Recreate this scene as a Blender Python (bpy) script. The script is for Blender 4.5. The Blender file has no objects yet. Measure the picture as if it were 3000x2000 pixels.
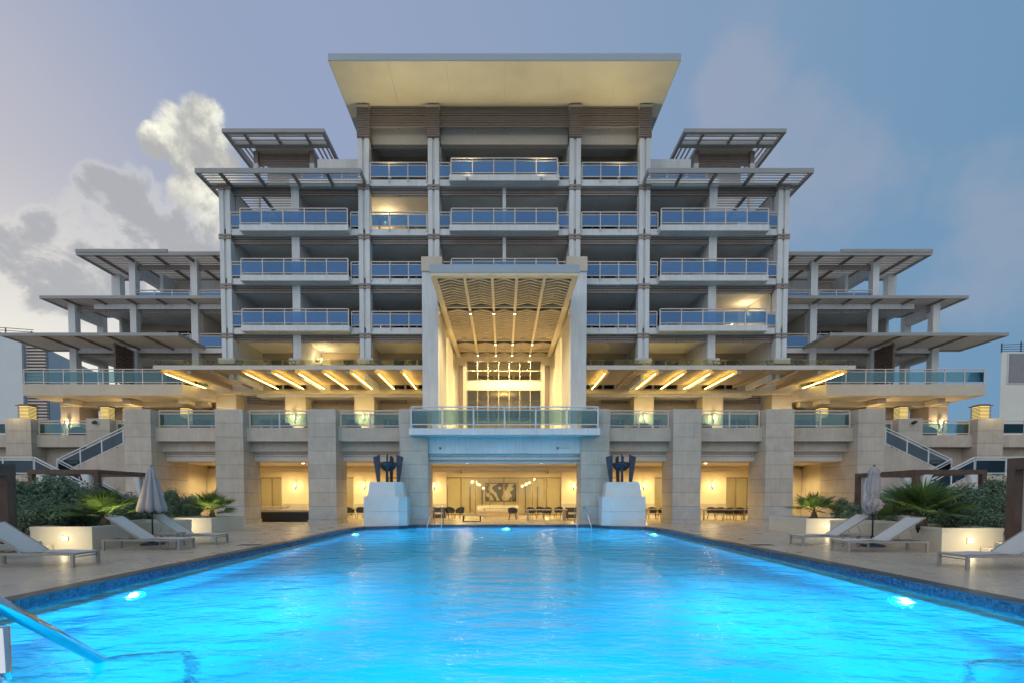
import bpy, math, random
from mathutils import Vector, Matrix
R = math.radians
random.seed(7)
SC = bpy.context.scene
COL = SC.collection

# ------------------------------------------------------------------ camera
F, VX, HY = 1500.0, 1473.0, 1453.0          # focal length and vanishing point, in pixels of the 3000 px wide frame
CAMX, CAMH, TILT = -0.1, 1.6, R(2.15)
PY = HY + F * math.tan(TILT)
cam_d = bpy.data.cameras.new('camera')
cam = bpy.data.objects.new('camera', cam_d)
COL.objects.link(cam)
cam.location = (CAMX, 0, CAMH)
cam.rotation_euler = (R(90) - TILT, 0, 0)
cam_d.sensor_width = 36
cam_d.lens = 36 * F / 3000
cam_d.shift_x = (1500 - VX) / 3000
cam_d.shift_y = (PY - 1000) / 3000
cam_d.clip_start = 0.05
cam_d.clip_end = 3000
SC.camera = cam

def W(u, v, Z):
    """world (x, height) of the photo point (u, v) at depth Z"""
    x = (u - VX) / F; y = -(v - PY) / F
    dy = math.cos(TILT) + y * math.sin(TILT); dz = -math.sin(TILT) + y * math.cos(TILT)
    t = Z / dy
    return CAMX + x * t, CAMH + dz * t
def XX(u, v, Z): return abs(W(u, v, Z)[0])
def HH(v, Z): return W(VX, v, Z)[1]

def ray(u, v):
    x = (u - VX) / F; y = -(v - PY) / F
    d = Vector((x, math.cos(TILT) + y * math.sin(TILT), -math.sin(TILT) + y * math.cos(TILT)))
    return d.normalized()

# ------------------------------------------------------------------ render look
SC.render.engine = 'CYCLES'
SC.view_settings.view_transform = 'Standard'
SC.view_settings.look = 'None'
SC.view_settings.exposure = 0.30
SC.view_settings.gamma = 1.0
SC.view_settings.use_curve_mapping = False
cy = SC.cycles
cy.use_denoising = True
cy.use_adaptive_sampling = True
cy.adaptive_threshold = 0.02
cy.max_bounces = 7
cy.diffuse_bounces = 3
cy.glossy_bounces = 3
cy.transmission_bounces = 6
cy.transparent_max_bounces = 14
cy.sample_clamp_indirect = 4.0
cy.sample_clamp_direct = 0.0
cy.blur_glossy = 0.5
cy.caustics_reflective = False
cy.caustics_refractive = True

# ------------------------------------------------------------------ sky
SUN_AZ, SUN_EL = R(-62), R(5)               # azimuth from +Y (the way the camera looks), negative = left
world = bpy.data.worlds.new('World'); SC.world = world
world.use_nodes = True
nt = world.node_tree; N = nt.nodes; L = nt.links
N.clear()
def wn(t, **kw):
    n = N.new(t)
    for k, v in kw.items(): setattr(n, k, v)
    return n
def wmath(op, a, b=None, c=None, clamp=False):
    n = wn('ShaderNodeMath', operation=op, use_clamp=clamp)
    for i, s in enumerate((a, b, c)):
        if s is None: continue
        if isinstance(s, (int, float)): n.inputs[i].default_value = s
        else: L.new(s, n.inputs[i])
    return n.outputs[0]
def wmix(f, a, b):
    n = wn('ShaderNodeMix', data_type='RGBA')
    for k, s in ((0, f), (6, a), (7, b)):
        if isinstance(s, (int, float)): n.inputs[k].default_value = s
        elif isinstance(s, tuple): n.inputs[k].default_value = s + (1,)
        else: L.new(s, n.inputs[k])
    return n.outputs[2]
def wstep(x, a, b):
    n = wn('ShaderNodeMapRange', interpolation_type='SMOOTHSTEP')
    L.new(x, n.inputs[0]); n.inputs[1].default_value = a; n.inputs[2].default_value = b
    return n.outputs[0]
tc = wn('ShaderNodeTexCoord').outputs['Generated']
sky = wn('ShaderNodeTexSky', sky_type='NISHITA', sun_disc=False)
sky.sun_elevation = SUN_EL; sky.sun_rotation = SUN_AZ
sky.altitude = 0; sky.air_density = 1.0; sky.dust_density = 1.2; sky.ozone_density = 2.0
sep = wn('ShaderNodeSeparateXYZ'); L.new(tc, sep.inputs[0])
def wdot(d):
    n = wn('ShaderNodeVectorMath', operation='DOT_PRODUCT')
    L.new(tc, n.inputs[0]); n.inputs[1].default_value = d
    return n.outputs['Value']
sund = Vector((math.sin(SUN_AZ) * math.cos(SUN_EL), math.cos(SUN_AZ) * math.cos(SUN_EL), math.sin(SUN_EL)))
toward_sun = wdot(sund)
# the twilight vault: blue overhead and away from the sun, lavender between, pale towards the sunset
vault = wmix(wstep(toward_sun, -0.5, 0.78), (0.120, 0.250, 0.395), (0.258, 0.312, 0.452))
vault = wmix(wstep(toward_sun, 0.70, 1.0), vault, (0.50, 0.47, 0.48))
low = wmath('MULTIPLY', wstep(sep.outputs['Z'], 0.46, 0.06), wstep(toward_sun, 0.40, 0.93))
vault = wmix(low, vault, (0.82, 0.80, 0.70))
nish = wn('ShaderNodeVectorMath', operation='SCALE'); L.new(sky.outputs[0], nish.inputs[0]); nish.inputs[3].default_value = 0.05
base = wmix(0.86, nish.outputs[0], vault)
# clouds
def noise(scale, detail, rough, off=(0, 0, 0), dist=0.0):
    m = wn('ShaderNodeMapping'); L.new(tc, m.inputs[0]); m.inputs['Location'].default_value = off
    n = wn('ShaderNodeTexNoise'); L.new(m.outputs[0], n.inputs['Vector'])
    n.inputs['Scale'].default_value = scale; n.inputs['Detail'].default_value = detail
    n.inputs['Roughness'].default_value = rough; n.inputs['Distortion'].default_value = dist
    return n.outputs['Fac']
def lobes(lst):
    out = None
    for (u, v, rad, amp) in lst:
        a = R(rad)
        val = wmath('MULTIPLY', wstep(wdot(ray(u, v)), math.cos(a), 1.0), amp)
        out = val if out is None else wmath('MAXIMUM', out, val)
    return out
n1 = noise(12.0, 10, 0.60, (0.31, 0.17, 0), 0.35)
n2 = noise(16.0, 7, 0.62, (3, 1, 2))
tower_l = lobes([(592, 335, 2.3, .95), (540, 380, 2.4, .9), (605, 400, 2.5, .95), (470, 425, 1.8, .8), (550, 455, 2.4, .9), (630, 500, 3.6, 1.0), (590, 540, 2.5, .95), (545, 575, 2.3, .9), (630, 620, 3.4, 0.95)])
bank_l = lobes([(325, 580, 2.9, 0.85), (420, 640, 4.6, .95), (540, 690, 5.2, 1.0), (300, 680, 4.0, 0.8), (160, 740, 4.2, 0.85), (60, 735, 3.2, .85), (170, 830, 4.6, 0.8), (330, 800, 4.5, 0.75), (640, 780, 6, 0.9)])
right_l = lobes([(2165, 330, 6, 0.75), (2330, 420, 6.5, 0.8), (2450, 520, 7, 0.8), (2400, 620, 8, 0.85), (2560, 560, 6, 0.7), (2330, 760, 8, 0.75), (2830, 540, 6, 0.55), (2850, 780, 7, 0.5), (2750, 240, 6, 0.35)])
nz = wmath('ADD', wmath('MULTIPLY', n1, 0.75), wmath('MULTIPLY', n2, 0.25))
nc = wmath('MULTIPLY', wmath('SUBTRACT', nz, 0.5), 3.6)
bank_d = wmath('MULTIPLY', wstep(wmath('ADD', bank_l, nc), 0.22, 1.05), wstep(bank_l, 0.0, 0.2))
tower_d = wmath('MULTIPLY', wstep(wmath('ADD', tower_l, wmath('MULTIPLY', nc, 1.0)), 0.15, 0.80), wstep(tower_l, 0.0, 0.12))
n3 = noise(3.2, 6, 0.6, (7, 3, 1))
right_d = wmath('MULTIPLY', wstep(wmath('ADD', right_l, wmath('MULTIPLY', wmath('SUBTRACT', n3, 0.5), 2.6)), 0.35, 1.0), 0.45)
n4 = noise(1.6, 7, 0.6, (11, 5, 2))
far_d = wmath('MULTIPLY', wstep(n4, 0.56, 0.80), 0.30)
shade = wstep(wmath('ADD', noise(9.0, 8, 0.62, (0.035, -0.02, -0.05)), wmath('MULTIPLY', n2, 0.5)), 0.60, 0.92)
tower_c = wmix(shade, (0.33, 0.33, 0.33), (0.84, 0.83, 0.69))
bank_c = wmix(wstep(wmath('ADD', bank_d, wmath('MULTIPLY', nc, 0.25)), 0.1, 0.95), (0.62, 0.61, 0.55), (0.315, 0.32, 0.34))
bank_c = wmix(wmath('MULTIPLY', wstep(toward_sun, 0.93, 1.0), 0.6), bank_c, (0.64, 0.63, 0.56))
c = wmix(far_d, base, (0.28, 0.31, 0.38))
c = wmix(right_d, c, (0.285, 0.30, 0.36))
c = wmix(tower_d, c, tower_c)
c = wmix(wmath('MULTIPLY', bank_d, 0.92), c, bank_c)
bg = wn('ShaderNodeBackground'); L.new(c, bg.inputs[0]); bg.inputs[1].default_value = 1.10
wo = wn('ShaderNodeOutputWorld'); L.new(bg.outputs[0], wo.inputs[0])

# added soft fill from in front of the hotel, lifting its facade and recesses
fill_d = bpy.data.lights.new('dusk_fill', 'SUN')
fill_d.energy = 1.4; fill_d.angle = R(110); fill_d.color = (1.0, 0.94, 0.87)
sun = bpy.data.objects.new('dusk_fill', fill_d); COL.objects.link(sun)
sun.rotation_euler = Vector((0.25, 1.0, -0.22)).to_track_quat('-Z', 'Y').to_euler()

# ------------------------------------------------------------------ mesh helpers
WM = {}
def link(o, parent=None, mw=None):
    COL.objects.link(o)
    WM[o.name] = mw if mw is not None else Matrix.LocRotScale(o.location, o.rotation_euler, o.scale)
    if parent is not None:
        o.parent = parent
        o.matrix_parent_inverse = WM[parent.name].inverted()
    return o
def tag(o, label=None, cat=None, group=None, kind=None):
    if label: o['label'] = label
    if cat: o['category'] = cat
    if group: o['group'] = group
    if kind: o['kind'] = kind
    return o
def empty(name, loc=(0, 0, 0), rz=0.0):
    o = bpy.data.objects.new(name, None)
    o.location = loc; o.rotation_euler = (0, 0, rz); o.empty_display_size = 0.2
    return link(o)
_cubes = {}
def cube_mesh(mat):
    m = _cubes.get(mat.name)
    if m is None:
        m = bpy.data.meshes.new('block')
        v = [(x, y, z) for x in (-.5, .5) for y in (-.5, .5) for z in (-.5, .5)]
        f = [(0, 1, 3, 2), (4, 6, 7, 5), (0, 4, 5, 1), (2, 3, 7, 6), (0, 2, 6, 4), (1, 5, 7, 3)]
        m.from_pydata(v, [], f); m.materials.append(mat); _cubes[mat.name] = m
    return m
def box(name, mat, x0, x1, y0, y1, z0, z1, parent=None, rot=None):
    o = bpy.data.objects.new(name, cube_mesh(mat))
    o.location = ((x0 + x1) / 2, (y0 + y1) / 2, (z0 + z1) / 2)
    o.scale = (max(abs(x1 - x0), 1e-4), max(abs(y1 - y0), 1e-4), max(abs(z1 - z0), 1e-4))
    if rot: o.rotation_euler = rot
    return link(o, parent)
class MB:
    def __init__(s): s.v = []; s.f = []; s.sm = []
    def add(s, vs, fs, smooth=False):
        b = len(s.v); s.v += [tuple(p) for p in vs]
        s.f += [tuple(i + b for i in f) for f in fs]; s.sm += [smooth] * len(fs)
        return s
    def box(s, x0, x1, y0, y1, z0, z1):
        v = [(x, y, z) for x in (x0, x1) for y in (y0, y1) for z in (z0, z1)]
        return s.add(v, [(0, 1, 3, 2), (4, 6, 7, 5), (0, 4, 5, 1), (2, 3, 7, 6), (0, 2, 6, 4), (1, 5, 7, 3)])
    def bar(s, p, q, w, h, up=(0, 0, 1)):
        """box beam from p to q, w wide (sideways) and h tall"""
        p = Vector(p); q = Vector(q); d = (q - p).normalized(); up = Vector(up)
        if abs(d.dot(up)) > .999: up = Vector((0, 1, 0))
        sd = d.cross(up).normalized(); u = sd.cross(d).normalized()
        v = [e + sd * (a * w / 2) + u * (b * h / 2) for e in (p, q) for a in (-1, 1) for b in (-1, 1)]
        return s.add(v, [(0, 1, 3, 2), (4, 6, 7, 5), (0, 4, 5, 1), (2, 3, 7, 6), (0, 2, 6, 4), (1, 5, 7, 3)])
    def prism(s, poly, axis, a0, a1):
        """polygon in the two other axes, extruded along axis ('x','y','z') from a0 to a1"""
        n = len(poly)
        def pt(p, a): return {'x': (a, p[0], p[1]), 'y': (p[0], a, p[1]), 'z': (p[0], p[1], a)}[axis]
        v = [pt(p, a0) for p in poly] + [pt(p, a1) for p in poly]
        f = [tuple(range(n)), tuple(range(2 * n - 1, n - 1, -1))] + [(i, i + n, (i + 1) % n + n, (i + 1) % n) for i in range(n)]
        return s.add(v, f)
    def tube(s, path, r, n=8, r1=None, cap=True):
        P = [Vector(p) for p in path]; m = len(P); rings = []
        ref = Vector((0, 0, 1))
        d0 = (P[1] - P[0]).normalized()
        if abs(d0.dot(ref)) > .95: ref = Vector((1, 0, 0))
        for i, p in enumerate(P):
            d = (P[min(i + 1, m - 1)] - P[max(i - 1, 0)]).normalized()
            a = d.cross(ref)
            if a.length < 1e-4: a = d.cross(Vector((0, 1, 0)))
            a.normalize(); b = a.cross(d).normalized()
            rr = r if r1 is None else r + (r1 - r) * i / (m - 1)
            if isinstance(r, (list, tuple)): rr = r[i]
            rings.append([p + a * (rr * math.cos(2 * math.pi * k / n)) + b * (rr * math.sin(2 * math.pi * k / n)) for k in range(n)])
        v = [p for g in rings for p in g]
        f = [(i * n + k, i * n + (k + 1) % n, (i + 1) * n + (k + 1) % n, (i + 1) * n + k) for i in range(m - 1) for k in range(n)]
        s.add(v, f, True)
        if cap:
            b = len(s.v) - len(v)
            s.f += [tuple(b + k for k in range(n - 1, -1, -1)), tuple(b + (m - 1) * n + k for k in range(n))]; s.sm += [False, False]
        return s
    def lathe(s, prof, c=(0, 0, 0), n=20, smooth=True, cap=True):
        v = []
        for (r, z) in prof:
            v += [(c[0] + r * math.cos(2 * math.pi * k / n), c[1] + r * math.sin(2 * math.pi * k / n), c[2] + z) for k in range(n)]
        f = [(i * n + k, i * n + (k + 1) % n, (i + 1) * n + (k + 1) % n, (i + 1) * n + k) for i in range(len(prof) - 1) for k in range(n)]
        b = len(s.v); s.add(v, f, smooth)
        if cap:
            s.f += [tuple(b + k for k in range(n - 1, -1, -1)), tuple(b + (len(prof) - 1) * n + k for k in range(n))]; s.sm += [False, False]
        return s
    def mesh(s, mat, name='m'):
        m = bpy.data.meshes.new(name); m.from_pydata(s.v, [], s.f)
        m.polygons.foreach_set('use_smooth', s.sm)
        m.materials.append(mat); m.update()
        return m
    def build(s, name, mat, parent=None, loc=None, rz=0.0):
        o = bpy.data.objects.new(name, s.mesh(mat, name))
        if loc is not None: o.location = loc
        o.rotation_euler = (0, 0, rz)
        return link(o, parent)
def inst(name, mesh, parent, loc, rot=(0, 0, 0), scale=(1, 1, 1)):
    o = bpy.data.objects.new(name, mesh); o.location = loc; o.rotation_euler = rot; o.scale = scale
    return link(o, parent)
def copy_tree(root, loc, rz=0.0, label=None):
    def cp(o, par):
        c = o.copy(); COL.objects.link(c)
        if par is not None:
            c.parent = par; c.matrix_parent_inverse = o.matrix_parent_inverse.copy()
        for ch in KIDS.get(o.name, ()): cp(ch, c)
        return c
    if root.name not in KIDS: index_kids()
    r = cp(root, None); r.location = loc; r.rotation_euler = (0, 0, rz)
    WM[r.name] = Matrix.LocRotScale(Vector(loc), r.rotation_euler, r.scale)
    if label: r['label'] = label
    return r
KIDS = {}
def index_kids():
    KIDS.clear()
    for o in bpy.data.objects:
        if o.parent is not None: KIDS.setdefault(o.parent.name, []).append(o)
def place(root, loc, rz=0.0):
    root.location = loc; root.rotation_euler = (0, 0, rz)

# ------------------------------------------------------------------ materials
def mat(name, col, rough=0.6, var=0.12, nscale=3.0, bump=0.0, bscale=40.0, metal=0.0, spec=0.5, fine=0.0, streak=0.0, coord='pos', each=0.0):
    m = bpy.data.materials.new(name); m.use_nodes = True
    t = m.node_tree; n = t.nodes; l = t.links
    b = n['Principled BSDF']
    b.inputs['Roughness'].default_value = rough; b.inputs['Metallic'].default_value = metal
    b.inputs['Specular IOR Level'].default_value = spec
    if coord == 'pos': src = n.new('ShaderNodeNewGeometry').outputs['Position']
    else: src = n.new('ShaderNodeTexCoord').outputs['Object']
    def nz(scale, detail=5, rg=.6, stretch=None):
        x = n.new('ShaderNodeTexNoise'); x.inputs['Scale'].default_value = scale
        x.inputs['Detail'].default_value = detail; x.inputs['Roughness'].default_value = rg
        if stretch:
            mp = n.new('ShaderNodeMapping'); mp.inputs['Scale'].default_value = stretch
            l.new(src, mp.inputs[0]); l.new(mp.outputs[0], x.inputs['Vector'])
        else: l.new(src, x.inputs['Vector'])
        return x.outputs['Fac']
    def rng(f, a, c_):
        x = n.new('ShaderNodeMapRange'); l.new(f, x.inputs[0])
        x.inputs[1].default_value = .25; x.inputs[2].default_value = .75
        x.inputs[3].default_value = a; x.inputs[4].default_value = c_
        return x.outputs[0]
    fac = rng(nz(nscale), 1 - var, 1 + var)
    def mul(a, c_):
        x = n.new('ShaderNodeMath'); x.operation = 'MULTIPLY'; l.new(a, x.inputs[0]); l.new(c_, x.inputs[1]); return x.outputs[0]
    if fine: fac = mul(fac, rng(nz(60, 3, .7), 1 - fine, 1 + fine))
    if streak: fac = mul(fac, rng(nz(2.2, 6, .65, (3, 3, .25)), 1 - streak, 1 + streak * .4))
    if each:                                   # every block its own tone
        oi = n.new('ShaderNodeObjectInfo'); er = n.new('ShaderNodeMapRange'); l.new(oi.outputs['Random'], er.inputs[0])
        er.inputs[3].default_value = 1 - each; er.inputs[4].default_value = 1 + each
        fac = mul(fac, er.outputs[0])
    v = n.new('ShaderNodeVectorMath'); v.operation = 'SCALE'; v.inputs[0].default_value = col
    l.new(fac, v.inputs[3]); l.new(v.outputs[0], b.inputs['Base Color'])
    rr = rng(nz(nscale * 2.3), max(rough - .08, 0.02), min(rough + .08, 1)); l.new(rr, b.inputs['Roughness'])
    if bump:
        bp = n.new('ShaderNodeBump'); bp.inputs['Strength'].default_value = bump; bp.inputs['Distance'].default_value = .01
        l.new(nz(bscale, 4, .65), bp.inputs['Height']); l.new(bp.outputs[0], b.inputs['Normal'])
    return m
def thin_glass(name, tint, refl, f):
    m = bpy.data.materials.new(name); m.use_nodes = True
    t = m.node_tree; n = t.nodes; l = t.links; n.clear()
    tr = n.new('ShaderNodeBsdfTransparent'); tr.inputs[0].default_value = tint + (1,)
    g = n.new('ShaderNodeBsdfGlossy'); g.inputs[0].default_value = refl + (1,); g.inputs['Roughness'].default_value = .1
    x = n.new('ShaderNodeMixShader'); x.inputs[0].default_value = f; l.new(tr.outputs[0], x.inputs[1]); l.new(g.outputs[0], x.inputs[2])
    o = n.new('ShaderNodeOutputMaterial'); l.new(x.outputs[0], o.inputs[0]); return m
def emit(name, col, strength):
    m = bpy.data.materials.new(name); m.use_nodes = True
    b = m.node_tree.nodes['Principled BSDF']
    b.inputs['Base Color'].default_value = (col[0] * .8, col[1] * .8, col[2] * .8, 1)
    b.inputs['Emission Color'].default_value = col + (1,); b.inputs['Emission Strength'].default_value = strength
    return m
def pane(name, tint, refl, gl=0.30, rough=0.015, diff=None, dfac=0.0):
    """tinted sheet glass: looks through with a tint, mirrors the sky more at a grazing angle"""
    m = bpy.data.materials.new(name); m.use_nodes = True
    t = m.node_tree; n = t.nodes; l = t.links; n.clear()
    tr = n.new('ShaderNodeBsdfTransparent'); tr.inputs[0].default_value = tint + (1,)
    g = n.new('ShaderNodeBsdfGlossy'); g.inputs[0].default_value = refl + (1,); g.inputs['Roughness'].default_value = rough
    lw = n.new('ShaderNodeFresnel'); lw.inputs[0].default_value = 1.45
    a = n.new('ShaderNodeMath'); a.operation = 'ADD'; a.use_clamp = True; l.new(lw.outputs[0], a.inputs[0]); a.inputs[1].default_value = gl
    mx = n.new('ShaderNodeMixShader'); l.new(a.outputs[0], mx.inputs[0]); l.new(tr.outputs[0], mx.inputs[1]); l.new(g.outputs[0], mx.inputs[2])
    out = mx
    if diff:
        d = n.new('ShaderNodeBsdfDiffuse'); d.inputs[0].default_value = diff + (1,)
        m2 = n.new('ShaderNodeMixShader')
        oi = n.new('ShaderNodeObjectInfo'); er = n.new('ShaderNodeMapRange'); l.new(oi.outputs['Random'], er.inputs[0]); er.inputs[3].default_value = dfac * .6; er.inputs[4].default_value = dfac * 1.4
        l.new(er.outputs[0], m2.inputs[0])
        l.new(mx.outputs[0], m2.inputs[1]); l.new(d.outputs[0], m2.inputs[2]); out = m2
    o = n.new('ShaderNodeOutputMaterial'); l.new(out.outputs[0], o.inputs[0])
    return m
M = {}
M['white'] = mat('white_render', (0.67, 0.67, 0.66), .65, .08, .8, .15, 60, streak=.16)
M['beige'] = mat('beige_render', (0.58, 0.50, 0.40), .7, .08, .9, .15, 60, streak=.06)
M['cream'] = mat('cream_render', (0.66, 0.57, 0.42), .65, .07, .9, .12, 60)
M['ceil'] = mat('balcony_ceiling', (0.76, 0.75, 0.73), .75, .10, .8, .1, 60)
M['soffit'] = mat('roof_soffit', (0.80, 0.70, 0.48), .55, .12, .35, .05, 30)
M['stone'] = mat('coral_stone', (0.50, 0.43, 0.355), .85, .13, 1.6, .7, 45, fine=.26, streak=.14, each=.07)
M['marble'] = mat('veined_base_stone', (0.43, 0.40, 0.37), .55, .20, 1.3, .3, 25, fine=.12)
M['mortar'] = mat('joint_mortar', (0.14, 0.13, 0.12), .9)
M['louver'] = mat('brown_louver_metal', (0.26, 0.205, 0.175), .45, .10, 2.0)
M['louver_d'] = mat('dark_louver_metal', (0.13, 0.085, 0.065), .5, .12, 2.0)
M['fascia'] = mat('grey_metal_fascia', (0.31, 0.30, 0.285), .5, .08, .6)
M['fascia_l'] = mat('pale_grey_fascia', (0.36, 0.40, 0.43), .5, .05, .5)
M['slat'] = mat('pergola_slat_metal', (0.62, 0.54, 0.475), .5, .10, 1.0)
M['beam'] = mat('pergola_beam_metal', (0.24, 0.175, 0.14), .5, .10, 1.0)
M['rail'] = mat('railing_metal', (0.56, 0.52, 0.49), .4, .05, 2.0)
M['rail_w'] = mat('white_railing_metal', (0.60, 0.62, 0.64), .4, .05, 2.0)
M['wood_l'] = mat('pale_timber_slat', (0.55, 0.42, 0.27), .5, .12, 2.0)
M['wood_b'] = mat('pale_timber_beam', (0.70, 0.56, 0.36), .5, .06, 2.0)
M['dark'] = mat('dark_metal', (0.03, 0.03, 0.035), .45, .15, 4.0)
M['frame_d'] = mat('bronze_door_frame', (0.26, 0.18, 0.10), .4, .06, 2.0)
M['frame'] = mat('window_frame_metal', (0.42, 0.34, 0.24), .4, .06, 2.0)
M['glass'] = pane('blue_railing_glass', (0.33, 0.55, 0.74), (0.27, 0.46, 0.74), .22, .02, (0.03, 0.10, 0.26), .28)
M['glass_t'] = pane('teal_railing_glass', (0.56, 0.72, 0.73), (0.38, 0.56, 0.62), .07, .02, (0.03, 0.09, 0.11), .12)
M['clear'] = pane('window_glass', (0.95, 0.96, 0.92), (.55, .55, .52), .0)
M['dglass'] = pane('dark_window_glass', (0.30, 0.36, 0.40), (0.45, 0.58, 0.68), .06, .02, (0.02, 0.035, 0.045), .3)
M['slotled'] = emit('cream_led_slot', (1.0, 0.86, 0.48), 7)
M['cglass'] = thin_glass('canopy_sheet_glass', (.88, .93, .88), (.8, .9, .85), .12)
M['led'] = emit('warm_led_strip', (1.0, 0.73, 0.17), 22)
M['bulb'] = emit('warm_bulb', (1.0, 0.78, 0.38), 9)
M['lamp'] = emit('downlight_lens', (1.0, 0.84, 0.50), 9)
M['shade'] = emit('sconce_shade', (1.0, 0.70, 0.30), 1.8)
M['lantern'] = emit('lantern_panel', (1.0, 0.78, 0.28), .62)
M['globe'] = emit('pendant_globe', (1.0, 0.85, 0.50), 1.5)

WARM = (1.0, 0.72, 0.30)
def point(parent, loc, watts, col=WARM, rad=0.06, name='lamp_light'):
    d = bpy.data.lights.new(name, 'POINT'); d.energy = watts; d.color = col; d.shadow_soft_size = rad
    o = bpy.data.objects.new(name, d); o.location = loc
    return link(o, parent)
def spot(parent, loc, target, watts, col=WARM, ang=100, blend=.6, rad=.05, name='lamp_light'):
    d = bpy.data.lights.new(name, 'SPOT'); d.energy = watts; d.color = col; d.shadow_soft_size = rad
    d.spot_size = R(ang); d.spot_blend = blend
    o = bpy.data.objects.new(name, d); o.location = loc
    o.rotation_euler = (Vector(target) - Vector(loc)).to_track_quat('-Z', 'Y').to_euler()
    return link(o, parent)
# ================================================================== the hotel
ZP, ZT, ZW, ZO = 29.3, 34.4, 39.0, 32.75     # depths: podium pillars, tower columns, wing columns, outer podium
hotel = empty('hotel_building', (0, ZP, 0))
tag(hotel, 'large white terraced hotel with a slatted pergola on every step, behind the pool', 'building')
LV = {k: HH(v, ZT) for k, v in {3: 1104, 4: 959, 5: 814, 6: 669, 7: 524}.items()}
L2 = 5.4
S2 = (-1, 1)
def mx(s, a, b):
    return (s * a, s * b) if s > 0 else (-max(a, b), -min(a, b))
def railing(parent, p, q, n, h=1.06, gm='glass', rm='rail', shoe=.18, gap=.14, tw=.09, panel_name='glass_panel', ends=(True, True)):
    """glazed railing from p to q (base points, may slope): part mesh = rails; children = posts and panes"""
    p = Vector(p); q = Vector(q); up = Vector((0, 0, 1))
    m = MB()
    m.bar(p + up * h, q + up * h, tw, .055)
    m.bar(p + up * (h - .17), q + up * (h - .17), .045, .045)
    m.bar(p + up * gap, q + up * gap, .045, .05)
    for i, q_ in enumerate((p, q)):
        if n == 1 or not ends[i]: m.bar(q_ + up * gap, q_ + up * h, .03, .03, up=(q - p).normalized())
    r = m.build('railing', M[rm], parent)
    d = (q - p); dn = Vector((d.x, d.y, 0)).normalized(); nrm = Vector((-dn.y, dn.x, 0))
    for i in range(n + 1):
        if (i == 0 and not ends[0]) or (i == n and not ends[1]): continue
        b = p + d * (i / n)
        MB().bar(b - up * shoe, b + up * (h - .03), .06, .07, up=dn).build('post', M[rm], r)
    for i in range(n):
        a = p + d * (i / n) + dn * .055; b = p + d * ((i + 1) / n) - dn * .055
        z0 = gap + .025; z1 = h - .195; t = nrm * .006
        v = [a + up * z0 - t, b + up * z0 - t, b + up * z1 - t, a + up * z1 - t, a + up * z0 + t, b + up * z0 + t, b + up * z1 + t, a + up * z1 + t]
        MB().add(v, [(0, 1, 2, 3), (7, 6, 5, 4), (0, 4, 5, 1), (1, 5, 6, 2), (2, 6, 7, 3), (3, 7, 4, 0)]).build(panel_name, M[gm], r)
    return r
def louvers(parent, x0, x1, y, z0, z1, n, ny=.05, frac=.62, mm='louver', brackets=1):
    """a band of horizontal blades between two columns"""
    m = MB(); k = max(2, brackets + 2)
    for i in range(k):
        x = x0 + .12 + (x1 - x0 - .24) * i / (k - 1)
        m.box(x - .03, x + .03, y + ny, y + ny + .05, z0, z1)
    m.box(x0 + .09, x1 - .09, y + ny + .01, y + ny + .05, z1 - .06, z1 - .02)
    r = m.build('louver_bracket', M['louver_d'], parent)
    p = (z1 - z0) / n
    for i in range(n):
        box('louver_slat', M[mm], x0, x1, y - ny, y + ny, z0 + p * (i + .5) - p * frac / 2, z0 + p * (i + .5) + p * frac / 2, r)
    return r

# ---- tower frame
xA0, xA1 = XX(641.5, 600, ZT), XX(673.7, 600, ZT)
xB0, xB1 = XX(1050, 600, ZT), XX(1082, 600, ZT)
xC0, xC1 = XX(1254, 600, ZT), XX(1286.6, 600, ZT)
xD0, xD1 = XX(853.6, 650, ZT + .3), XX(876.5, 650, ZT + .3)
colbase = HH(1050, ZT); colA_top = HH(541, ZT); colB_top = HH(403, ZT); soff = HH(301, ZT - .1)
ringz = [LV[k] - .40 - .30 for k in (4, 5, 6, 7)]
def pier(s, a, b, z0, z1):
    """paired shaft with a recessed groove down the middle, and brown bands at each floor"""
    w = abs(a - b); c = (a + b) / 2
    m = MB()
    for d in (-1, 1):
        x = s * c + d * w * .30
        m.box(x - w * .20, x + w * .20, ZT, ZT + .62, z0, z1)
    m.box(s * c - w * .11, s * c + w * .11, ZT + .10, ZT + .55, z0, z1)
    o = m.build('column', M['white'], hotel)
    for z in ringz:
        if z0 < z < z1:
            for dz in (0, .19):
                box('column_band', M['louver'], s * c - w / 2 - .05, s * c + w / 2 + .05, ZT - .05, ZT + .67, z + dz, z + dz + .12, o)
    return o
for s in S2:
    pier(s, xA0, xA1, colbase, colA_top)
    pier(s, xB0, xB1, colbase, colB_top)
    pier(s, xC0, xC1, LV[4] + 1.0, colB_top)
    for k in (3, 4, 5, 6):
        z1 = LV[k + 1] - .40
        box('column', M['white'], *mx(s, xD1, xD0), ZT + .3, ZT + .8, LV[k] if k > 3 else colbase, z1, hotel)
    # small cushions the outer columns stand on, above the canopy
    for a, b in ((xA0, xA1), (xD0, xD1), (xB0, xB1)):
        w = abs(a - b); c_ = (a + b) / 2
        box('column_base', M['beige'], s * c_ - w * .75, s * c_ + w * .75, ZT - .15, ZT + .7, colbase - .35, colbase + .02, hotel)
# slender post in the middle of the wide bay
for k in (5, 6):
    box('column', M['white'], -.11, .11, ZT + .35, ZT + .57, LV[k], LV[k + 1] - .4, hotel)

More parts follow.
